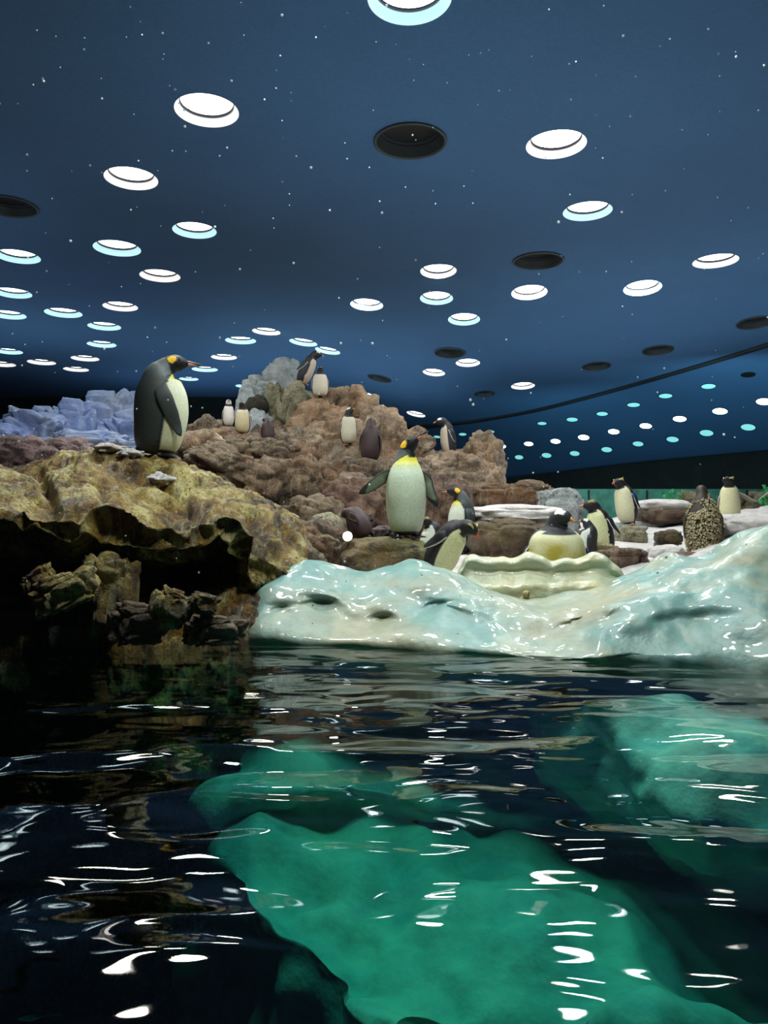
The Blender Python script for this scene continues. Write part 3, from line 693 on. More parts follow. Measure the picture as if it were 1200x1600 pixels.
BL = [  # px, py, Y, w, h, material
    (441, 596, 13.5, 58, 70, 'rock_pale', 0), (410, 616, 13.3, 64, 58, 'rock_pale', 10), (392, 634, 13.1, 46, 60, 'rock_pale', 0), (456, 592, 13.6, 34, 62, 'rock_pale', 0),
    (428, 655, 12.9, 40, 100, 'rock_olive', 0), (404, 668, 12.7, 50, 60, 'rock_pale', 0),
    (402, 636, 12.75, 34, 38, 'rock_black', 0), (446, 640, 12.6, 22, 60, 'rock_dark', 0),  # the black boulder stands in for the shade of a hollow
    (466, 650, 12.7, 64, 98, 'rock_olive', 0), (500, 676, 12.3, 104, 100, 'rock_tan', -15), (522, 634, 12.9, 54, 56, 'rock_tan', 0),
    (560, 648, 12.6, 70, 84, 'rock_tan', 0), (590, 672, 12.3, 62, 78, 'rock_tan', 20), (613, 676, 12.2, 42, 66, 'rock_tan', 0), (642, 706, 12.0, 74, 76, 'rock_tan', 25),
    (530, 706, 11.8, 120, 100, 'rock_tan', 0), (470, 712, 11.6, 100, 90, 'rock_tan', 0),
    (688, 748, 11.8, 110, 82, 'rock_tan', 0), (756, 722, 11.7, 68, 94, 'rock_tan', 0), (730, 750, 11.5, 74, 90, 'rock_tan', 0), (762, 752, 11.4, 56, 60, 'rock_tan', 0),
    (326, 676, 11.2, 54, 50, 'rock_tan', 0), (352, 690, 11.0, 70, 46, 'rock_tan', 0), (378, 706, 10.7, 110, 56, 'rock_brown', 0), (306, 700, 9.6, 90, 56, 'rock_tan', 0),
    (425, 716, 10.5, 100, 56, 'rock_brown', 0), (345, 730, 9.2, 120, 70, 'rock_brown', 15), (410, 760, 9.2, 110, 90, 'rock_brown', 20), (470, 770, 9.4, 90, 110, 'rock_brown', 0),
    (510, 760, 9.6, 80, 90, 'rock_brown', -20), (566, 765, 9.8, 110, 100, 'rock_brown', 0), (562, 800, 9.2, 130, 110, 'rock_red', 0), (490, 815, 8.6, 100, 80, 'rock_brown', 0),
    (640, 760, 10.0, 90, 90, 'rock_tan', 0), (690, 800, 9.2, 90, 120, 'rock_red', 0), (650, 800, 9.3, 80, 100, 'rock_red', 0), (420, 700, 10.9, 70, 60, 'rock_tan', 0)]
for b_ in BL:
    px, py, Y, w_, h_, mt, rl = b_
    boulder(px, py, Y, w_, h_, mt, 0.95, 'boulder', OC, 5 if w_ * h_ > 5500 else 4, 0.38, roll=rl)
# separate ledges right of the outcrop
ledge = [((770, 782, 10.2, 110, 56), 'rock_brown', 'mauve-topped brown ledge rock below the rounded shoulder boulder'),
         ((728, 772, 10.4, 90, 70), 'rock_brown', 'brown rock at left end of the upper ledge behind third king penguin'),
         ((826, 784, 9.8, 90, 66), 'rock_brown', 'brown cracked ledge rock left of the grey rock'),
         ((874, 800, 9.4, 74, 84), 'rock_pale', 'grey weathered rock behind the nesting gentoo'),
         ((848, 800, 9.5, 50, 60), 'rock_red', 'lumpy dark pebbled rock between brown ledge and grey rock'),
         ((800, 852, 7.9, 140, 84), 'rock_dark', 'large dark wet ledge rock below the snow strip'),
         ((748, 850, 8.1, 60, 76), 'rock_moss', 'mossy olive end of the wet ledge beside the third king penguin')]
for (a, mt, lb) in ledge:
    o = boulder(*a, mt, 1.0, 'ledge_rock', None, 5, 0.24, sq=0.6); tag(o, lb, 'rock', 'ledge rocks right of the outcrop')
tag(boulder(800, 806, 8.4, 170, 34, 'snow', 1.0, 'snow_strip', None, 5, 0.15, sq=0.7), 'flat pinkish snow strip lying on the dark wet ledge', 'snow')
# rocks in the middle foreground
tag(boulder(605, 884, 6.3, 176, 92, 'rock_moss', 0.8, 'standing_rock', None, 5, 0.13, sq=0.6), 'mossy green-yellow flat rock under the middle king penguin', 'rock')
tag(boulder(492, 862, 6.4, 130, 100, 'rock_brown', 0.9, 'slope_rock', None, 5, 0.3, roll=20), 'brown sloping rock between yellow rock and mossy rock', 'rock')
tag(boulder(512, 828, 7.4, 52, 54, 'rock_olive', 1, 'slope_rock', None, 4, 0.25), 'round olive grey boulder left of the small glaring spot', 'rock')
tag(boulder(455, 836, 6.9, 80, 50, 'rock_brown', 1, 'slope_rock', None, 4, 0.3, roll=20), 'brown rock with snow crumbs right of the yellow rock shoulder', 'rock')
tag(boulder(597, 834, 6.6, 38, 24, 'rock_mauve', 1, 'pink_stone', None, 4, 0.3), 'pinkish stone just left of the middle king penguin\'s feet', 'rock')
tag(boulder(437, 800, 7.2, 60, 9, 'snow', 1, 'snow_patch', None, 4, 0.4, solid=False, roll=16), 'thin line of snow crumbs along the yellow rock shoulder', 'snow')
# right hand stones
RS = [(938, 866, 7.0, 60, 34, 'rock_moss', 'mottled green-grey stone under the standing macaroni penguin'),
      (968, 880, 6.3, 90, 50, 'rock_red', 'reddish brown flat stone against the ice bank'),
      (985, 842, 8.4, 50, 42, 'rock_olive', 'rounded brown stone below the blue-banded macaroni penguin'),
      (975, 834, 8.9, 70, 34, 'rock_pale', 'grey stone the blue-banded macaroni penguin stands on'),
      (920, 850, 7.6, 50, 44, 'rock_dark', 'dark stone left of the standing macaroni penguin'),
      (1043, 842, 7.4, 44, 28, 'rock_dark', 'angular dark stone poking out of the snow'),
      (1075, 878, 6.6, 100, 30, 'rock_red', 'reddish stone under the moulting chick'),
      (1035, 806, 10.0, 84, 26, 'rock_dark', 'long dark log-shaped rock under the far snow bank')]
for px, py, Y, w_, h_, mt, lb in RS:
    tag(boulder(px, py, Y, w_, h_, mt, 0.9, 'stone', None, 4, 0.35, sq=0.6), lb, 'rock', 'stones in the snow at right')
tag(boulder(1040, 866, 6.9, 60, 30, 'snow', 0.9, 'snow_lump', None, 4, 0.2, sq=0.7), 'smooth white snow lump in front of the angular dark stone', 'snow')
tag(boulder(1030, 792, 10.4, 100, 24, 'snow', 1.0, 'snow_bank', None, 4, 0.15, sq=0.7), 'white snow bank above the long dark rock', 'snow')
tag(boulder(1170, 822, 7.2, 130, 40, 'snow', 1.2, 'snow_bank', None, 5, 0.12, sq=0.7), 'white snow bank right of the moulting chick', 'snow')
# pale rocks and green plants of the far tank at right
for i, (px, py, w_, h_) in enumerate([(1142, 780, 40, 26), (1170, 800, 60, 40), (1200, 790, 50, 50), (1120, 800, 50, 36), (1076, 776, 30, 20), (1175, 773, 22, 12), (1232, 790, 60, 50)]):
    tag(boulder(px, py, 13.6 + 0.1 * i, w_, h_, 'rock_olive', 1, 'far_rock', None, 3, 0.3), 'pale green-grey rock in the lit far tank, ' + ['under the window mullion', 'behind the flipper', 'near the right edge', 'beside the gentoo belly', 'right of the green plant', 'smallest at the top', 'outermost right'][i], 'rock', 'pale rocks in the far tank')
def plant(px, py, Y, w_, h_, label, n=26):
    c = P(px, py, Y); a = w_ / 2 * Y / FPX; h = h_ / 2 * Y / FPX; random.seed(px)
    t = empty('tank_plant', c - Vector((0, 0, h))); tag(t, label, 'plant', 'green plants in the far tank')
    for i in range(n):
        x = random.uniform(-a, a); z = random.uniform(0, 1.7 * h); r = random.uniform(0.25, 0.4) * h; an = random.uniform(0, 3)
        v = [(x + r * math.cos(an + k * math.pi / 4) * (0.45 if k % 4 else 1), -0.1 - 0.03 * math.sin(k), z + r * math.sin(an + k * math.pi / 4)) for k in range(8)]
        mesh('leaf', v + [(x, -0.14 + random.uniform(-.05, .05), z)], [(8, k, (k + 1) % 8) for k in range(8)], M['green_leaf'], t)
plant(1048, 779, 13.2, 32, 30, 'bright green plant behind the snow left of the moulting chick')
plant(1196, 775, 13.2, 22, 34, 'bright green plant at the right edge of the far tank')
# mullions of the low tank window
for px in (920, 1011, 1167):
    p0 = P(px, 766, 13.9); o = mesh('window_post', [(x + dx, y, z) for (x, y) in ((0, 0),) for dx, y, z in
         ((-.015, -.02, -0.6), (.015, -.02, -0.6), (.015, .02, -0.6), (-.015, .02, -0.6), (-.015, -.02, 0), (.015, -.02, 0), (.015, .02, 0), (-.015, .02, 0))],
         [(0, 1, 5, 4), (1, 2, 6, 5), (2, 3, 7, 6), (3, 0, 4, 7), (4, 5, 6, 7)], M['black'], smooth=False, loc=p0)
    tag(o, {920: 'thin dark window post beside the standing macaroni penguin', 1011: 'thin dark window post right of the blue-banded macaroni', 1167: 'thin dark window post above the outstretched flipper'}[px], 'post', 'posts of the far tank window')
tk = [(P(px, y, 14.6)) for px in (860, 1500) for y in (764, 830)]
tag(mesh('window_2', [tk[0], tk[1], tk[3], tk[2]], [(0, 1, 2, 3)], M['teal_tank'], smooth=False), kind='structure')
fb = [P(780, 730, 14.9), P(780, 766, 14.9), P(1500, 766, 14.9), P(1500, 712, 14.9)]
# far-left blue ice mountain
BI = empty('blue_ice_mountain', P(120, 700, 14)); tag(BI, 'blue-violet lit ice mountain on the far left behind the yellow rock', 'ice')
for px, py, Y, w_, h_, rl in [(60, 685, 13.6, 110, 80, 10), (10, 700, 13.2, 90, 64, 0), (30, 672, 14.0, 60, 50, -10), (75, 665, 14.2, 60, 50, 0), (120, 672, 14.2, 80, 90, 0), (165, 665, 14.6, 110, 100, 0),
                              (190, 660, 14.8, 60, 100, 0), (205, 690, 13.9, 90, 90, 0), (150, 705, 13.2, 150, 60, 0), (215, 712, 12.6, 80, 50, 0), (140, 650, 14.9, 60, 50, 0)]:
    boulder(px, py, Y, w_, h_, 'ice_blue', 0.8, 'ice_block', BI, 5, 0.55, sq=0.5, roll=rl)
for px, py, Y, w_, h_, lb in [(25, 718, 9.0, 130, 70, 'mauve streaked rock at the left edge before the blue ice'), (100, 712, 9.6, 100, 56, 'mauve rock in front of the blue ice mountain'),
                              (180, 705, 8.2, 50, 26, 'dark stone just left of the left king penguin'), (-60, 720, 9.0, 120, 70, 'mauve rock cut by the left edge')]:
    tag(boulder(px, py, Y, w_, h_, 'rock_mauve', 0.9, 'mauve_rock', None, 5, 0.35), lb, 'rock', 'mauve rocks at far left')

# ------------------------------------------------------------------ bright spot on the rocks: a glowing disc in an added housing
lp = P(543, 838, 6.1); t = empty('bright_spot', lp, (R(90), 0, 0)); tag(t, 'small glaring white spot on the rocks left of the middle king penguin', 'lamp')
v, f = ring_surface([(0.0, -0.10), (0.025, -0.10), (0.036, -0.06), (0.040, 0.0), (0.036, 0.0)], 24); mesh('housing', v, f, M['grey_metal'], t)
v, f = disc(0.036, -0.004, 24); mesh('lens', v, [x[::-1] for x in f], M['spot_glow'], t, smooth=False)

# ------------------------------------------------------------------ penguins
bpy.context.view_layer.update()
def ground_bvh():
    vs = []; fs = []
    for o in SOLID:
        mw = o.matrix_world; b = len(vs); vs += [mw @ v.co for v in o.data.vertices]
        fs += [[b + i for i in p.vertices] for p in o.data.polygons]
    return BVHTree.FromPolygons(vs, fs)
GB = ground_bvh()
DARK = {'king': (0.040, 0.048, 0.048), 'gentoo': (0.030, 0.028, 0.034), 'macaroni': (0.018, 0.017, 0.020), 'brown': (0.060, 0.035, 0.038), 'chick': (0.030, 0.020, 0.012)}
RAD = {'king': [(0, .115, .10), (.03, .155, .14), (.10, .19, .175), (.24, .215, .20), (.40, .228, .21), (.56, .215, .195), (.68, .175, .162), (.76, .130, .126), (.82, .095, .090), (.87, .078, .073), (.92, .072, .067), (.97, .064, .058), (1.01, .044, .040), (1.045, .020, .018)],
       'gentoo': [(0, .07, .07), (.03, .145, .145), (.10, .20, .20), (.24, .228, .235), (.40, .225, .235), (.56, .208, .222), (.68, .182, .202), (.75, .150, .166), (.81, .112, .112), (.87, .104, .100), (.93, .098, .094), (.985, .080, .074), (1.03, .050, .048), (1.065, .02, .02)],
       }
RAD['macaroni'] = RAD['gentoo']; RAD['brown'] = RAD['gentoo']; RAD['chick'] = [(s, a * 1.05, b * 1.05) for s, a, b in RAD['king']]
def lerp_tab(tab, x):
    if x <= tab[0][0]: return tab[0][1]
    for (a, va), (b, vb) in zip(tab, tab[1:]):
        if x <= b: t = (x - a) / (b - a); t = t * t * (3 - 2 * t); return va + (vb - va) * t
    return tab[-1][1]
def pattern(sp, s, a, q, front_w, pal, stain):
    """feather colour at spine position s and angle a (0 = breast, 180 = back)"""
    j = 4 * noise.noise(q * 14); a2 = a + j
    dark = DARK[sp]; white = pal
    if sp == 'king':
        if s > (0.865 if a > 80 else 0.80 + 0.065 * max(0, a - 20) / 60):
            if ((a - 112) / 30) ** 2 + ((s - 0.905) / 0.034) ** 2 < 1: return (0.85, 0.50, 0.02)
            return (0.010, 0.010, 0.012)
        edge = front_w * (1.0 if s < .62 else max(0.35, 1 - (s - .62) * 2.6))
        if s < 0.03: return dark
        if a2 < edge:
            y = sstep(s, 0.63, 0.77)
            if s > 0.60: return tuple(w_ * (1 - y) + g * y for w_, g in zip(white, (0.62, 0.56, 0.03)))
            return white
        if a2 < edge + 9: return (0.012, 0.013, 0.015)
        g = sstep(s, 0.66, 0.80)
        return tuple(d * (1 + 1.2 * g) for d in dark)
    if sp == 'chick': return dark if s > 0.1 else (0.02, 0.015, 0.01)
    neck = 0.775 if sp != 'macaroni' else 0.80
    if s > neck - (0.02 if a < 60 else 0):
        if sp == 'macaroni': return dark
        if sp == 'brown': return dark
        if 0.925 < s < 1.005 and 108 < a2 < 158: return (0.85, 0.85, 0.85)
        if 0.945 < s < 0.965 and a2 >= 150: return (0.85, 0.85, 0.85)
        return dark
    if s < 0.02: return dark
    if sp == 'brown': return tuple(d * (0.8 + 0.5 * noise.noise(q * 5)) for d in dark)
    if a2 < front_w:
        if stain > 0:
            k = stain * sstep(0.78 - s, 0.0, 0.2) * (0.5 + 0.7 * noise.noise(q * 9) + 0.3 * sstep(60 - a, 0, 60)); k = min(1, max(0, k))
            return tuple(w_ * (1 - k) + g * k for w_, g in zip(white, (0.36, 0.30, 0.04)))
        return white
    return dark
def penguin(px, py, Y, H, heading, label, sp='gentoo', bend=((0, 0), (.7, 0), (.85, 20), (.95, 60), (1.06, 88)), yaw=0, flip=((12, 0, 0), (12, 0, 0)), fat=1.0,
            front_w=78, white=(0.72, 0.70, 0.60), stain=0.0, bill=None, foot=None, lod=1, snap=True, tail=True, roll=0, band=None, z=None, fl_len=0.40, short=1.0, facew=False, feet=True, group=None, tuft=None):
    loc = P(px, py, Y)
    if z is not None: loc.z = z
    elif snap:
        h, _, _, _ = GB.ray_cast(Vector((loc.x, loc.y, loc.z + 0.35)), Vector((0, 0, -1)))
        if h is not None:
            print('SNAP', label[:40], 'dz', round(h.z - loc.z, 3))
            if abs(h.z - loc.z) < 0.5: loc.z = h.z
    root = empty({'chick': 'penguin_chick', 'king': 'king_penguin', 'macaroni': 'crested_penguin', 'gentoo': 'small_penguin', 'brown': 'small_penguin'}[sp], loc, (R(roll), 0, R(heading)))
    root.rotation_euler = (Matrix.Rotation(R(roll), 3, 'Y') @ Matrix.Rotation(R(heading), 3, 'Z')).to_euler()
    tag(root, label, 'penguin', group)
    tab = RAD[sp]; smax = tab[-1][0]; ns = int(84 * lod) if lod >= 1 else 48; nth = 64 if lod >= 1 else 36
    rf_t = [(a, b) for a, b, c in tab]; rs_t = [(a, c) for a, b, c in tab]
    # spine integration
    cs = []; p = Vector((0, 0, 0.03 * H)); N = ns; ds = smax / (N - 1)
    tang = []; sides = []
    for i in range(N):
        s = i * ds; a = R(lerp_tab(bend, s)); yw = R(yaw) * sstep(s, 0.72, 0.88)
        T = Vector((math.sin(a) * math.cos(yw), math.sin(a) * math.sin(yw), math.cos(a))); Sd = Vector((-math.sin(yw), math.cos(yw), 0))
        cs.append(p.copy()); tang.append(T); sides.append(Sd); p = p + T * ds * H * 0.93 * (short if s < .62 else 1)
    vs = []; cols = []
    rad = crom([(b, c) for a, b, c in tab], 400); svals = crom([(a, a) for a, b, c in tab], 400)[:, 0]
    for i in range(N):
        s = i * ds; k = int(np.clip(np.searchsorted(svals, s), 0, 399)); rf, rs = rad[k]
        f_ = fat if s < 0.75 else fat + (1 - fat) * sstep(s, 0.75, 0.85)
        rf *= H * f_; rs *= H * f_
        F = sides[i].cross(tang[i])
        for j in range(nth):
            th = 2 * math.pi * j / nth; c_, s_ = math.cos(th), math.sin(th)
            rr = rf * (1.06 if c_ > 0 else 0.96)
            v = cs[i] + F * rr * c_ + sides[i] * rs * s_
            vs.append(v)
            deg = abs((math.degrees(th) + 180) % 360 - 180)
            col = pattern(sp, s, deg, Vector(v) + Vector((px, py, 0)), front_w, white, stain)
            if facew and s > 0.86 and deg < 100: col = (0.7, 0.68, 0.66)
            cols.append(col)
    fs = grid_faces(N, nth, wrap=True)
    vs += [cs[0] - Vector((0, 0, 0.01 * H)), cs[-1] + tang[-1] * 0.012 * H]; cols += [cols[0], cols[-2]]
    b0 = len(vs) - 2
    fs += [(b0, (j + 1) % nth, j) for j in range(nth)] + [(b0 + 1, (N - 1) * nth + j, (N - 1) * nth + (j + 1) % nth) for j in range(nth)]
    mesh('body', vs, fs, M['feather'], root, cols=cols)
    def at(s):
        i = min(N - 1, max(0, int(round(s / ds)))); return cs[i], tang[i], sides[i], sides[i].cross(tang[i])
    # bill
    c, T, Sd, F = at(smax - 0.03)
    L = {'king': 0.155, 'gentoo': 0.085, 'macaroni': 0.085, 'brown': 0.08, 'chick': 0.11}[sp] * H
    bm_ = M[bill or {'king': 'bill_dark', 'gentoo': 'bill_orange', 'macaroni': 'bill_red', 'brown': 'bill_orange', 'chick': 'bill_dark'}[sp]]
    r0 = {'king': .020, 'gentoo': .024, 'macaroni': .032, 'brown': .022, 'chick': .02}[sp] * H
    def cone(name, rr, dz, Ln, droop, mat, wscale=1.0, m=12, par=root):
        v = []; n = 9
        for i in range(n):
            t = i / (n - 1); q = c + T * Ln * t + F * (dz + droop * t * t)
            r = rr * (1 - t) ** 0.7 + 0.0015 * H
            for k in range(m): an = 2 * math.pi * k / m; v.append(q + F * r * math.cos(an) + Sd * r * wscale * math.sin(an))
        f = grid_faces(n, m, wrap=True) + [[(n - 1) * m + k for k in range(m)]]
        return mesh(name, v, f, mat, par)
    bk = cone('bill', r0, -0.004 * H, L, 0.012 * H, bm_, 0.75)
    if sp in ('king',):
        c = c + T * 0.012 * H; cone('bill_plate', r0 * 0.80, 0.006 * H, L * 0.62, 0.006 * H, M['bill_plate'], 1.05, par=bk)['label'] = 'salmon orange lower bill stripe'
    # eyes
    es = {'king': .965}.get(sp, .965); c, T, Sd, F = at(es); k = lerp_tab(rs_t, es) * H; kf = lerp_tab(rf_t, es) * H
    e_v, e_f = ico(1)
    if lod >= 1:
        for sg in (-1, 1):
            q = c + Sd * sg * k * 0.95 - F * kf * 0.30
            mesh('eye', [q + v * 0.010 * H for v in e_v], e_f, M['eye'], root)
    # flippers
    for sg, (ab, sw, tw) in zip((-1, 1), flip):
        if ab is None: continue
        c, T, Sd, F = at(0.665); rs_ = lerp_tab(rs_t, 0.665) * H * fat
        o0 = c + Sd * sg * rs_ * 0.86 - F * 0.01 * H
        n = 16; m = 14; v = []; cl = []
        base_w = [(0, .045), (.15, .058), (.35, .068), (.6, .062), (.8, .048), (.93, .03), (1, .008)]
        A = R(ab); W = R(sw)
        q = o0.copy(); ln = fl_len * H; pts = []
        for i in range(n):
            t = i / (n - 1); aa = A * (0.75 + 0.25 * t); ww = W
            D = (-T * math.cos(aa) + Sd * sg * math.sin(aa)).normalized(); D = (D * math.cos(ww) + F * math.sin(ww)).normalized()
            pts.append(q.copy()); q = q + D * ln / (n - 1)
        for i in range(n):                                               # keep the blade just outside the body
            if i < 1: continue
            q = pts[i]; ib = min(range(N), key=lambda k_: (cs[k_] - q).length_squared); Fb = sides[ib].cross(tang[ib])
            k_ = int(np.clip(np.searchsorted(svals, ib * ds), 0, 399)); rf, rs = rad[k_]; f_ = fat if ib * ds < .75 else 1; rf *= H * f_; rs *= H * f_
            x = (q - cs[ib]).dot(Fb); y = (q - cs[ib]).dot(sides[ib]) * sg
            need = rs * math.sqrt(max(0.0, 1 - min(1, (x / (rf * 1.02))) ** 2)) + 0.022 * H
            t = i / (n - 1)
            if y < need * min(1, t * 6): pts[i] = q + sides[ib] * sg * (need * min(1, t * 6) - y)
        for _ in range(2): pts = [pts[0]] + [(pts[i - 1] + pts[i] * 2 + pts[i + 1]) / 4 for i in range(1, n - 1)] + [pts[-1]]
        for i in range(n):
            t = i / (n - 1); q = pts[i]; D = (pts[min(n - 1, i + 1)] - pts[max(0, i - 1)]).normalized()
            ib = min(range(N), key=lambda k_: (cs[k_] - q).length_squared); ref = Sd * sg + (q - cs[ib]).normalized() * 0.6
            out = (ref - D * D.dot(ref)).normalized()
            Wd = D.cross(out).normalized(); rot = Matrix.Rotation(R(tw) * sg * min(1, t * 3), 3, D); out = rot @ out; Wd = rot @ Wd
            wd = lerp_tab(base_w, t) * H; th_ = 0.014 * H * (1 - 0.6 * t)
            for k in range(m):
                an = 2 * math.pi * k / m; cc_, ss_ = math.cos(an), math.sin(an)
                v.append(q + out * (th_ * ss_) + Wd * wd * cc_)
                inner = ss_ < -0.25
                dk = DARK[sp]
                if inner and sp != 'chick' and abs(cc_) < 0.86 and t < 0.78 + 0.1 * cc_: cl.append(tuple(x * 0.45 for x in white))
                elif sp in ('gentoo', 'brown', 'macaroni') and cc_ * sg > 0.9: cl.append((0.6, 0.6, 0.58))
                else: cl.append(dk)
        f = grid_faces(n, m, wrap=True) + [[(n - 1) * m + k for k in range(m)], list(range(m))[::-1]]
        fl = mesh('flipper', v, f, M['feather'], root, cols=cl)
        if band is not None and band == sg:
            i0 = 3; ring = []
            for i in (i0, i0 + 2):
                cen = sum((v[i * m + k] for k in range(m)), Vector()) / m
                ring += [cen + (v[i * m + k] - cen) * 1.18 for k in range(m)]
            mesh('flipper_band', ring, grid_faces(2, m, wrap=True), M['blue_band'], fl)['label'] = 'blue identification band'
    # feet
    fm = M[foot or {'king': 'foot_dark', 'gentoo': 'foot_orange', 'macaroni': 'foot_pink', 'brown': 'foot_dark', 'chick': 'foot_dark'}[sp]]
    if feet:
        for sg in (-1, 1):
            v = []; f = []
            ox, oy = 0.03 * H, sg * 0.085 * H * fat; ya = R(sg * 14)
            def pt(x, y, z): return Vector((ox + (x * math.cos(ya) - y * math.sin(ya)) * H, oy + (x * math.sin(ya) + y * math.cos(ya)) * H, z * H))
            # tarsus stub + web + three toes
            for (x, r, z) in ((0.0, .030, .07), (0.0, .030, .03), (0.015, .032, .012)):
                b_ = len(v); v += [pt(x + r * math.cos(k * math.pi / 4), r * math.sin(k * math.pi / 4), z) for k in range(8)]
                if b_: f += [(b_ - 8 + k, b_ - 8 + (k + 1) % 8, b_ + (k + 1) % 8, b_ + k) for k in range(8)]
            b_ = len(v)
            outl = [(0.0, -.025), (.07, -.048), (.125, -.062), (.105, -.03), (.14, 0.0), (.105, .03), (.125, .062), (.07, .048), (0.0, .025), (-.03, 0)]
            v += [pt(x, y, 0.002) for x, y in outl] + [pt(x, y, 0.016 if x < .1 else 0.006) for x, y in outl]; n = len(outl)
            f += [(b_ + i, b_ + (i + 1) % n, b_ + n + (i + 1) % n, b_ + n + i) for i in range(n)] + [[b_ + n + i for i in range(n)], [b_ + i for i in range(n)][::-1]]
            for yy in (-0.055, 0, 0.055):                                # toes as raised ribs with claws
                b_ = len(v)
                for x, hgt, wd in ((0.0, .03, .012), (.07, .022, .012), (.125, .016, .010), (.155, .002, .002)):
                    yk = yy * x / 0.125
                    v += [pt(x, yk - wd, 0.003), pt(x, yk, hgt), pt(x, yk + wd, 0.003)]
                f += [(b_ + 3 * i + a_, b_ + 3 * i + a_ + 1, b_ + 3 * i + a_ + 4, b_ + 3 * i + a_ + 3) for i in range(3) for a_ in (0, 1)]
            mesh('foot', v, f, fm, root, smooth=False)
    if tail:
        c, T, Sd, F = at(0.07); v = []; n = 6
        for i in range(n):
            t = i / (n - 1); q = c - F * (0.10 + 0.11 * t) * H * fat - Vector((0, 0, 1)) * (0.0 + 0.08 * t) * H
            for a_, b2 in ((-1, 0), (0, 1), (1, 0), (0, -1)): v.append(q + Sd * a_ * (0.065 * (1 - t) + .016) * H + F.cross(Sd) * b2 * 0.04 * (1 - .8 * t) * H)
        mesh('tail', v, grid_faces(n, 4, wrap=True) + [[(n - 1) * 4 + k for k in range(4)]], M['feather'], root, cols=[DARK[sp]] * len(v), smooth=False)
    if sp == 'macaroni':
        c, T, Sd, F = at(0.985); k = lerp_tab(rs_t, .985) * H
        for sg in (-1, 1):
            for i in range(5):
                st = c + Sd * sg * k * 0.85 - F * k * 0.55
                dr = (-T * (1.0 - 0.08 * i) - F * (0.10 + 0.13 * i) + Sd * sg * (0.25 + .08 * i)).normalized()
                pts = [st + dr * x * H * 0.12 - (T.cross(Sd) * 0) - Vector((0, 0, 1)) * (x ** 2) * 0.02 * H for x in (0, .33, .66, 1)]
                tube('crest_plume', pts, [0.006 * H, 0.006 * H, .004 * H, .001 * H], M['crest'], root, 5)
    if tuft:
        random.seed(5); v = []; f = []; cl = []
        for i in range(tuft):
            s = random.uniform(0.06, 0.80) if random.random() < .9 else random.uniform(.8, .86); th = random.uniform(0, 2 * math.pi)
            ii = int(s / ds); k = int(np.searchsorted(svals, s)); rf, rs = rad[min(399, k)]; rf *= H * fat; rs *= H * fat
            Fv = sides[ii].cross(tang[ii]); nrm = (Fv * math.cos(th) + sides[ii] * math.sin(th))
            q = cs[ii] + Fv * rf * math.cos(th) + sides[ii] * rs * math.sin(th)
            nn = noise.noise(q * 9 + Vector((3, 1, 7)))
            if nn < -0.28 or (s > 0.72 and random.random() < 0.6): continue
            ln = random.uniform(.02, .045) * H; d = (nrm * 0.75 - tang[ii] * 0.8 + Vector([random.uniform(-.5, .5) for _ in range(3)])).normalized(); sd = d.cross(nrm).normalized() * ln * 0.24
            b_ = len(v); v += [q - sd, q + sd, q + d * ln * .6 + sd * 1.1 + nrm * ln * .1, q + d * ln, q + d * ln * .6 - sd * 1.1 + nrm * ln * .1, q + nrm * ln * 0.3 + d * ln * 0.3]
            f += [(b_, b_ + 1, b_ + 5), (b_ + 1, b_ + 2, b_ + 5), (b_ + 2, b_ + 3, b_ + 5), (b_ + 3, b_ + 4, b_ + 5), (b_ + 4, b_, b_ + 5)]
            base = random.choice([(0.42, 0.36, 0.20), (0.30, 0.26, 0.15), (0.55, 0.50, 0.34), (0.20, 0.15, 0.07)]); cl += [base] * 6
        o = mesh('down_tufts', v, f, M['feather'], root, cols=cl, smooth=False); o['kind'] = 'stuff'; o['label'] = 'cream tufts of moulting down'
    return root

UP = ((0, 0), (.7, 0), (.85, 20), (.95, 60), (1.06, 88))
penguin(243, 709, 6.0, 0.90, 12, 'large king penguin standing in profile on the yellow rock at left, facing right', 'king',
        bend=((0, 4), (.2, 8), (.5, -2), (.68, 2), (.8, 38), (.88, 62), (.94, 90), (1.06, 93)), flip=((4, 24, 0), (4, 12, 0)), front_w=74, fat=1.0, white=(0.62, 0.64, 0.46), fl_len=0.52)
penguin(634, 838, 6.3, 0.86, -86, 'king penguin with spread flippers and raised bill on the mossy rock in the middle', 'king',
        bend=((0, 0), (.7, 0), (.85, 12), (.93, 50), (1.06, 62)), yaw=58, flip=((62, 8, -50), (30, 5, -50)), front_w=88, white=(0.62, 0.72, 0.56), fat=0.92, fl_len=0.40)
penguin(722, 872, 8.0, 0.76, 205, 'king penguin with dark back facing left behind the bent crested penguin', 'king',
        bend=((0, 0), (.5, -2), (.7, 6), (.85, 40), (.93, 80), (1.06, 92)), yaw=-20, flip=((5, 4, 0), (5, 4, 0)), front_w=70, white=(0.62, 0.66, 0.56), fat=0.85)
penguin(682, 893, 5.9, 0.56, -28, 'crested penguin bending forward with orange bill pointing down, behind the ice bank', 'macaroni',
        bend=((0, 12), (.3, 26), (.6, 38), (.8, 70), (.93, 125), (1.06, 142)), flip=((22, -10, 0), (10, -15, 0)), front_w=82, white=(0.74, 0.74, 0.46), z=0.30, bill='bill_red')
penguin(668, 874, 6.9, 0.44, 205, 'small dark-headed penguin half hidden behind the middle king penguin\'s rock', 'macaroni',
        bend=((0, -18), (.5, -8), (.8, 40), (.95, 90), (1.06, 92)), front_w=80, white=(0.66, 0.70, 0.60), z=0.36, bill='bill_dark')
penguin(570, 846, 6.5, 0.40, 140, 'dark hunched penguin seen from behind beside the small glaring lamp', 'brown', bend=((0, 18), (.5, 36), (.8, 85), (1.0, 125)), fat=0.95, snap=True)
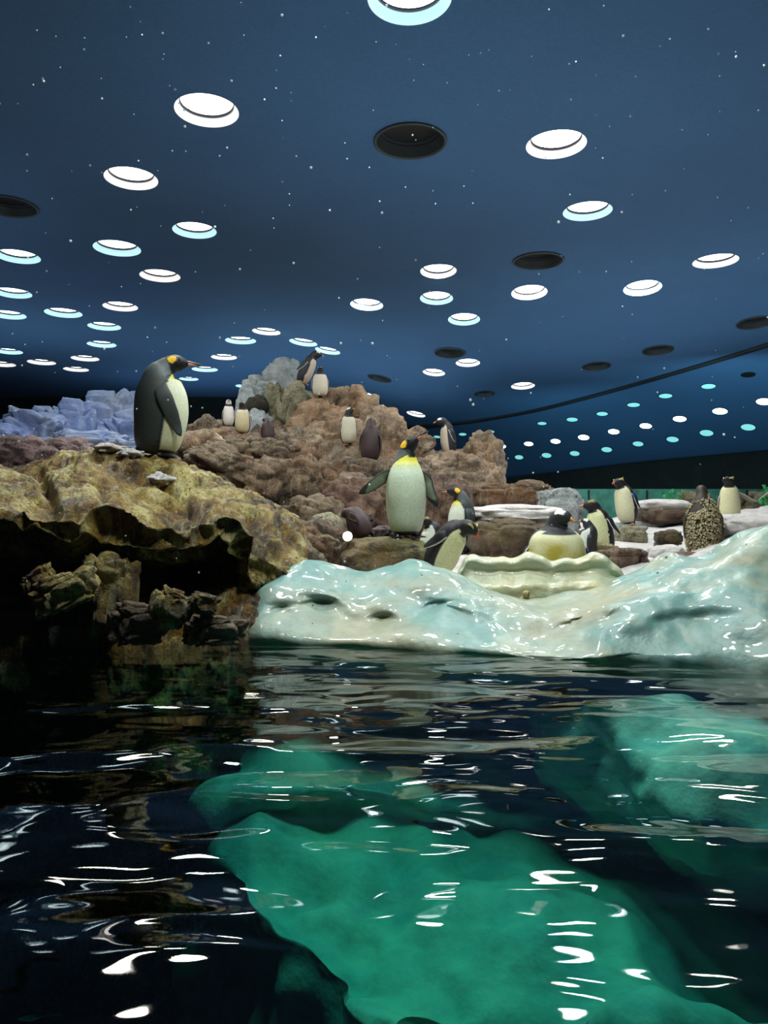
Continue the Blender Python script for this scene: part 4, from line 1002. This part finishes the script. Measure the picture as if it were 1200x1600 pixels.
# on the outcrop
penguin(470, 603, 12.7, 0.66, -12, 'penguin leaning forward on the very top of the outcrop, facing right', 'gentoo',
        bend=((0, 22), (.3, 26), (.6, 24), (.78, 40), (.92, 88), (1.06, 120)), flip=((10, -18, 0), (10, -18, 0)), white=(0.60, 0.50, 0.42), fat=0.78, front_w=62)
penguin(500, 632, 12.4, 0.52, -80, 'front-facing penguin with white belly just right of the summit penguin', 'gentoo', flip=((6, 0, 0), (16, 0, 0)), white=(0.60, 0.52, 0.42), fat=1.05)
penguin(357, 668, 11.2, 0.42, -75, 'white-faced penguin, left of the pair beside the pale rock', 'gentoo', facew=True, flip=((14, 0, 0), (14, 0, 0)), white=(0.64, 0.58, 0.54), fat=0.82, bill='bill_dark')
penguin(379, 678, 10.9, 0.48, -92, 'yellowish-bellied front-facing penguin, right of the pair beside the pale rock', 'gentoo', flip=((24, 0, 0), (24, 0, 0)), white=(0.58, 0.50, 0.36), fat=0.95, stain=0.3)
penguin(418, 694, 10.6, 0.38, 120, 'small dark penguin seen from behind below the pale rock', 'brown', bend=((0, 0), (.7, 5), (.85, 40), (.95, 80), (1.06, 92)), yaw=35, fat=0.98)
penguin(544, 717, 10.9, 0.55, -70, 'white-bellied penguin standing close left of the dark-backed one', 'gentoo', flip=((10, 0, 0), (10, 0, 0)), white=(0.56, 0.52, 0.40), fat=0.9, yaw=30)
penguin(579, 717, 10.7, 0.66, 78, 'large dark brown penguin seen from behind on the orange rock', 'brown', fat=0.88, flip=((13, 0, 0), (13, 0, 0)), bend=((0, 0), (.7, 3), (.85, 20), (.95, 50), (1.06, 70)))
penguin(704, 705, 12.0, 0.66, 192, 'penguin facing left on the shoulder rock against the blue wall', 'gentoo', roll=-9,
        bend=((0, 0), (.6, -4), (.8, 30), (.92, 85), (1.06, 96)), flip=((6, -4, 0), (8, -8, 0)), white=(0.62, 0.52, 0.42), fat=0.78, front_w=72)
penguin(328, 690, 10.6, 0.22, 160, 'tiny dark penguin lying low among the tan boulders', 'brown', fat=1.2, lod=0.5)
penguin(333, 664, 11.5, 0.24, -5, 'dark penguin lying behind the tan boulders left of the pair', 'brown', bend=((0, 60), (.6, 70), (.9, 85), (1.06, 95)), lod=0.5)
penguin(489, 805, 8.4, 0.12, 0, 'tiny black and white bird head showing above the snow crumbs', 'gentoo', lod=0.5, snap=False)
# right side
penguin(869, 912, 5.75, 0.74, -90, 'stained-bellied gentoo-like penguin sitting in the cream ice nest, head turned right', 'gentoo', z=0.17,
        bend=((0, 0), (.6, 0), (.78, 8), (.88, 30), (.95, 85), (1.06, 118)), yaw=40, flip=((18, 0, 0), (18, 0, 0)), front_w=88, white=(0.66, 0.66, 0.44), stain=1.0, fat=1.30, band=1, short=0.80)
penguin(914, 872, 6.9, 0.40, 160, 'white-bellied penguin mostly hidden between nest penguin and standing crested penguin', 'gentoo', front_w=95, white=(0.58, 0.62, 0.58), bend=((0, -10), (.6, -12), (.9, 40), (1.06, 90)), fat=0.9)
penguin(945, 855, 7.3, 0.58, 218, 'standing crested penguin with red bill left of the blue-banded one', 'macaroni', roll=-13,
        bend=((0, -4), (.5, -6), (.8, 10), (.93, 75), (1.06, 92)), yaw=-30, flip=((12, -6, 0), (24, -8, 0)), front_w=74, white=(0.66, 0.66, 0.38), fat=0.88)
penguin(984, 824, 8.8, 0.58, 222, 'crested penguin with blue flipper band standing before the far window', 'macaroni', roll=-13,
        bend=((0, -4), (.5, -6), (.8, 10), (.93, 75), (1.06, 92)), yaw=-10, flip=((12, -6, 0), (18, 0, 0)), front_w=74, white=(0.64, 0.62, 0.42), fat=0.88, band=1)
penguin(1099, 872, 7.0, 0.70, 80, 'fluffy brown moulting penguin chick seen from behind at right', 'chick', tuft=5200, fat=0.98, snap=False,
        bend=((0, 0), (.7, 2), (.85, 20), (.95, 60), (1.06, 80)), tail=False)
penguin(1140, 830, 8.6, 0.54, -100, 'penguin right of the moulting chick with one flipper stretched out', 'macaroni', bend=((0, 0), (.7, 2), (.85, 20), (.93, 75), (1.06, 92)), yaw=-50, flip=((8, 0, 0), (68, 0, -30)), front_w=88, white=(0.66, 0.64, 0.40), fat=0.9, fl_len=0.5, bill='bill_dark')
penguin(1222, 830, 8.4, 0.54, -90, 'penguin cut by the right edge, only its dark flipper in view', 'gentoo', flip=((55, 0, 0), (12, 0, 0)), white=(0.6, 0.58, 0.45), fat=0.85, fl_len=0.46)
# tiny chick head peeping over the bank
tp = P(822, 928, 4.93); t = empty('penguin_hatchling', tp); tag(t, 'tiny beige hatchling head peeping over the ice bank before the cream nest', 'penguin')
ev, ef = ico(3)
mesh('head', [Vector((v.x * .024, v.y * .024, v.z * .022)) * (1 + .1 * noise.noise(v * 3)) for v in ev], ef, M['feather'], t, cols=[(0.45, 0.36, 0.16)] * len(ev))
mesh('body', [Vector((v.x * .04, v.y * .035 + .02, v.z * .05 - .055)) for v in ev], ef, M['feather'], t, cols=[(0.45, 0.38, 0.2)] * len(ev))
ev, ef = ico(1)
for dx, dz in ((0.014, 0.008), (0.012, -0.008)): mesh('eye', [Vector((v.x * .005 + dx, v.y * .005 - .021, v.z * .005 + dz)) for v in ev], ef, M['eye'], t)

# ------------------------------------------------------------------ falling snow crumbs in the air
random.seed(11); v = []; f = []
ev, ef = ico(1)
for i in range(340):
    Y = random.uniform(1.4, 5.5); px = random.uniform(-40, 1240); py = random.uniform(-20, 1000) if random.random() < .8 else random.uniform(0, 640)
    c = P(px, py, Y)
    if c.z < 0.05: continue
    r = random.uniform(0.7, 1.7) * Y / FPX * random.choice([0.8, 1, 1, 1.4]); b_ = len(v)
    st = 1.0
    v += [c + Vector((q.x, q.y, q.z * st)) * r for q in ev]; f += [[b_ + k for k in x] for x in ef]
tag(mesh('falling_snow', v, f, M['flake']), 'sparse white snow flakes drifting through the air', 'snow', kind='stuff')
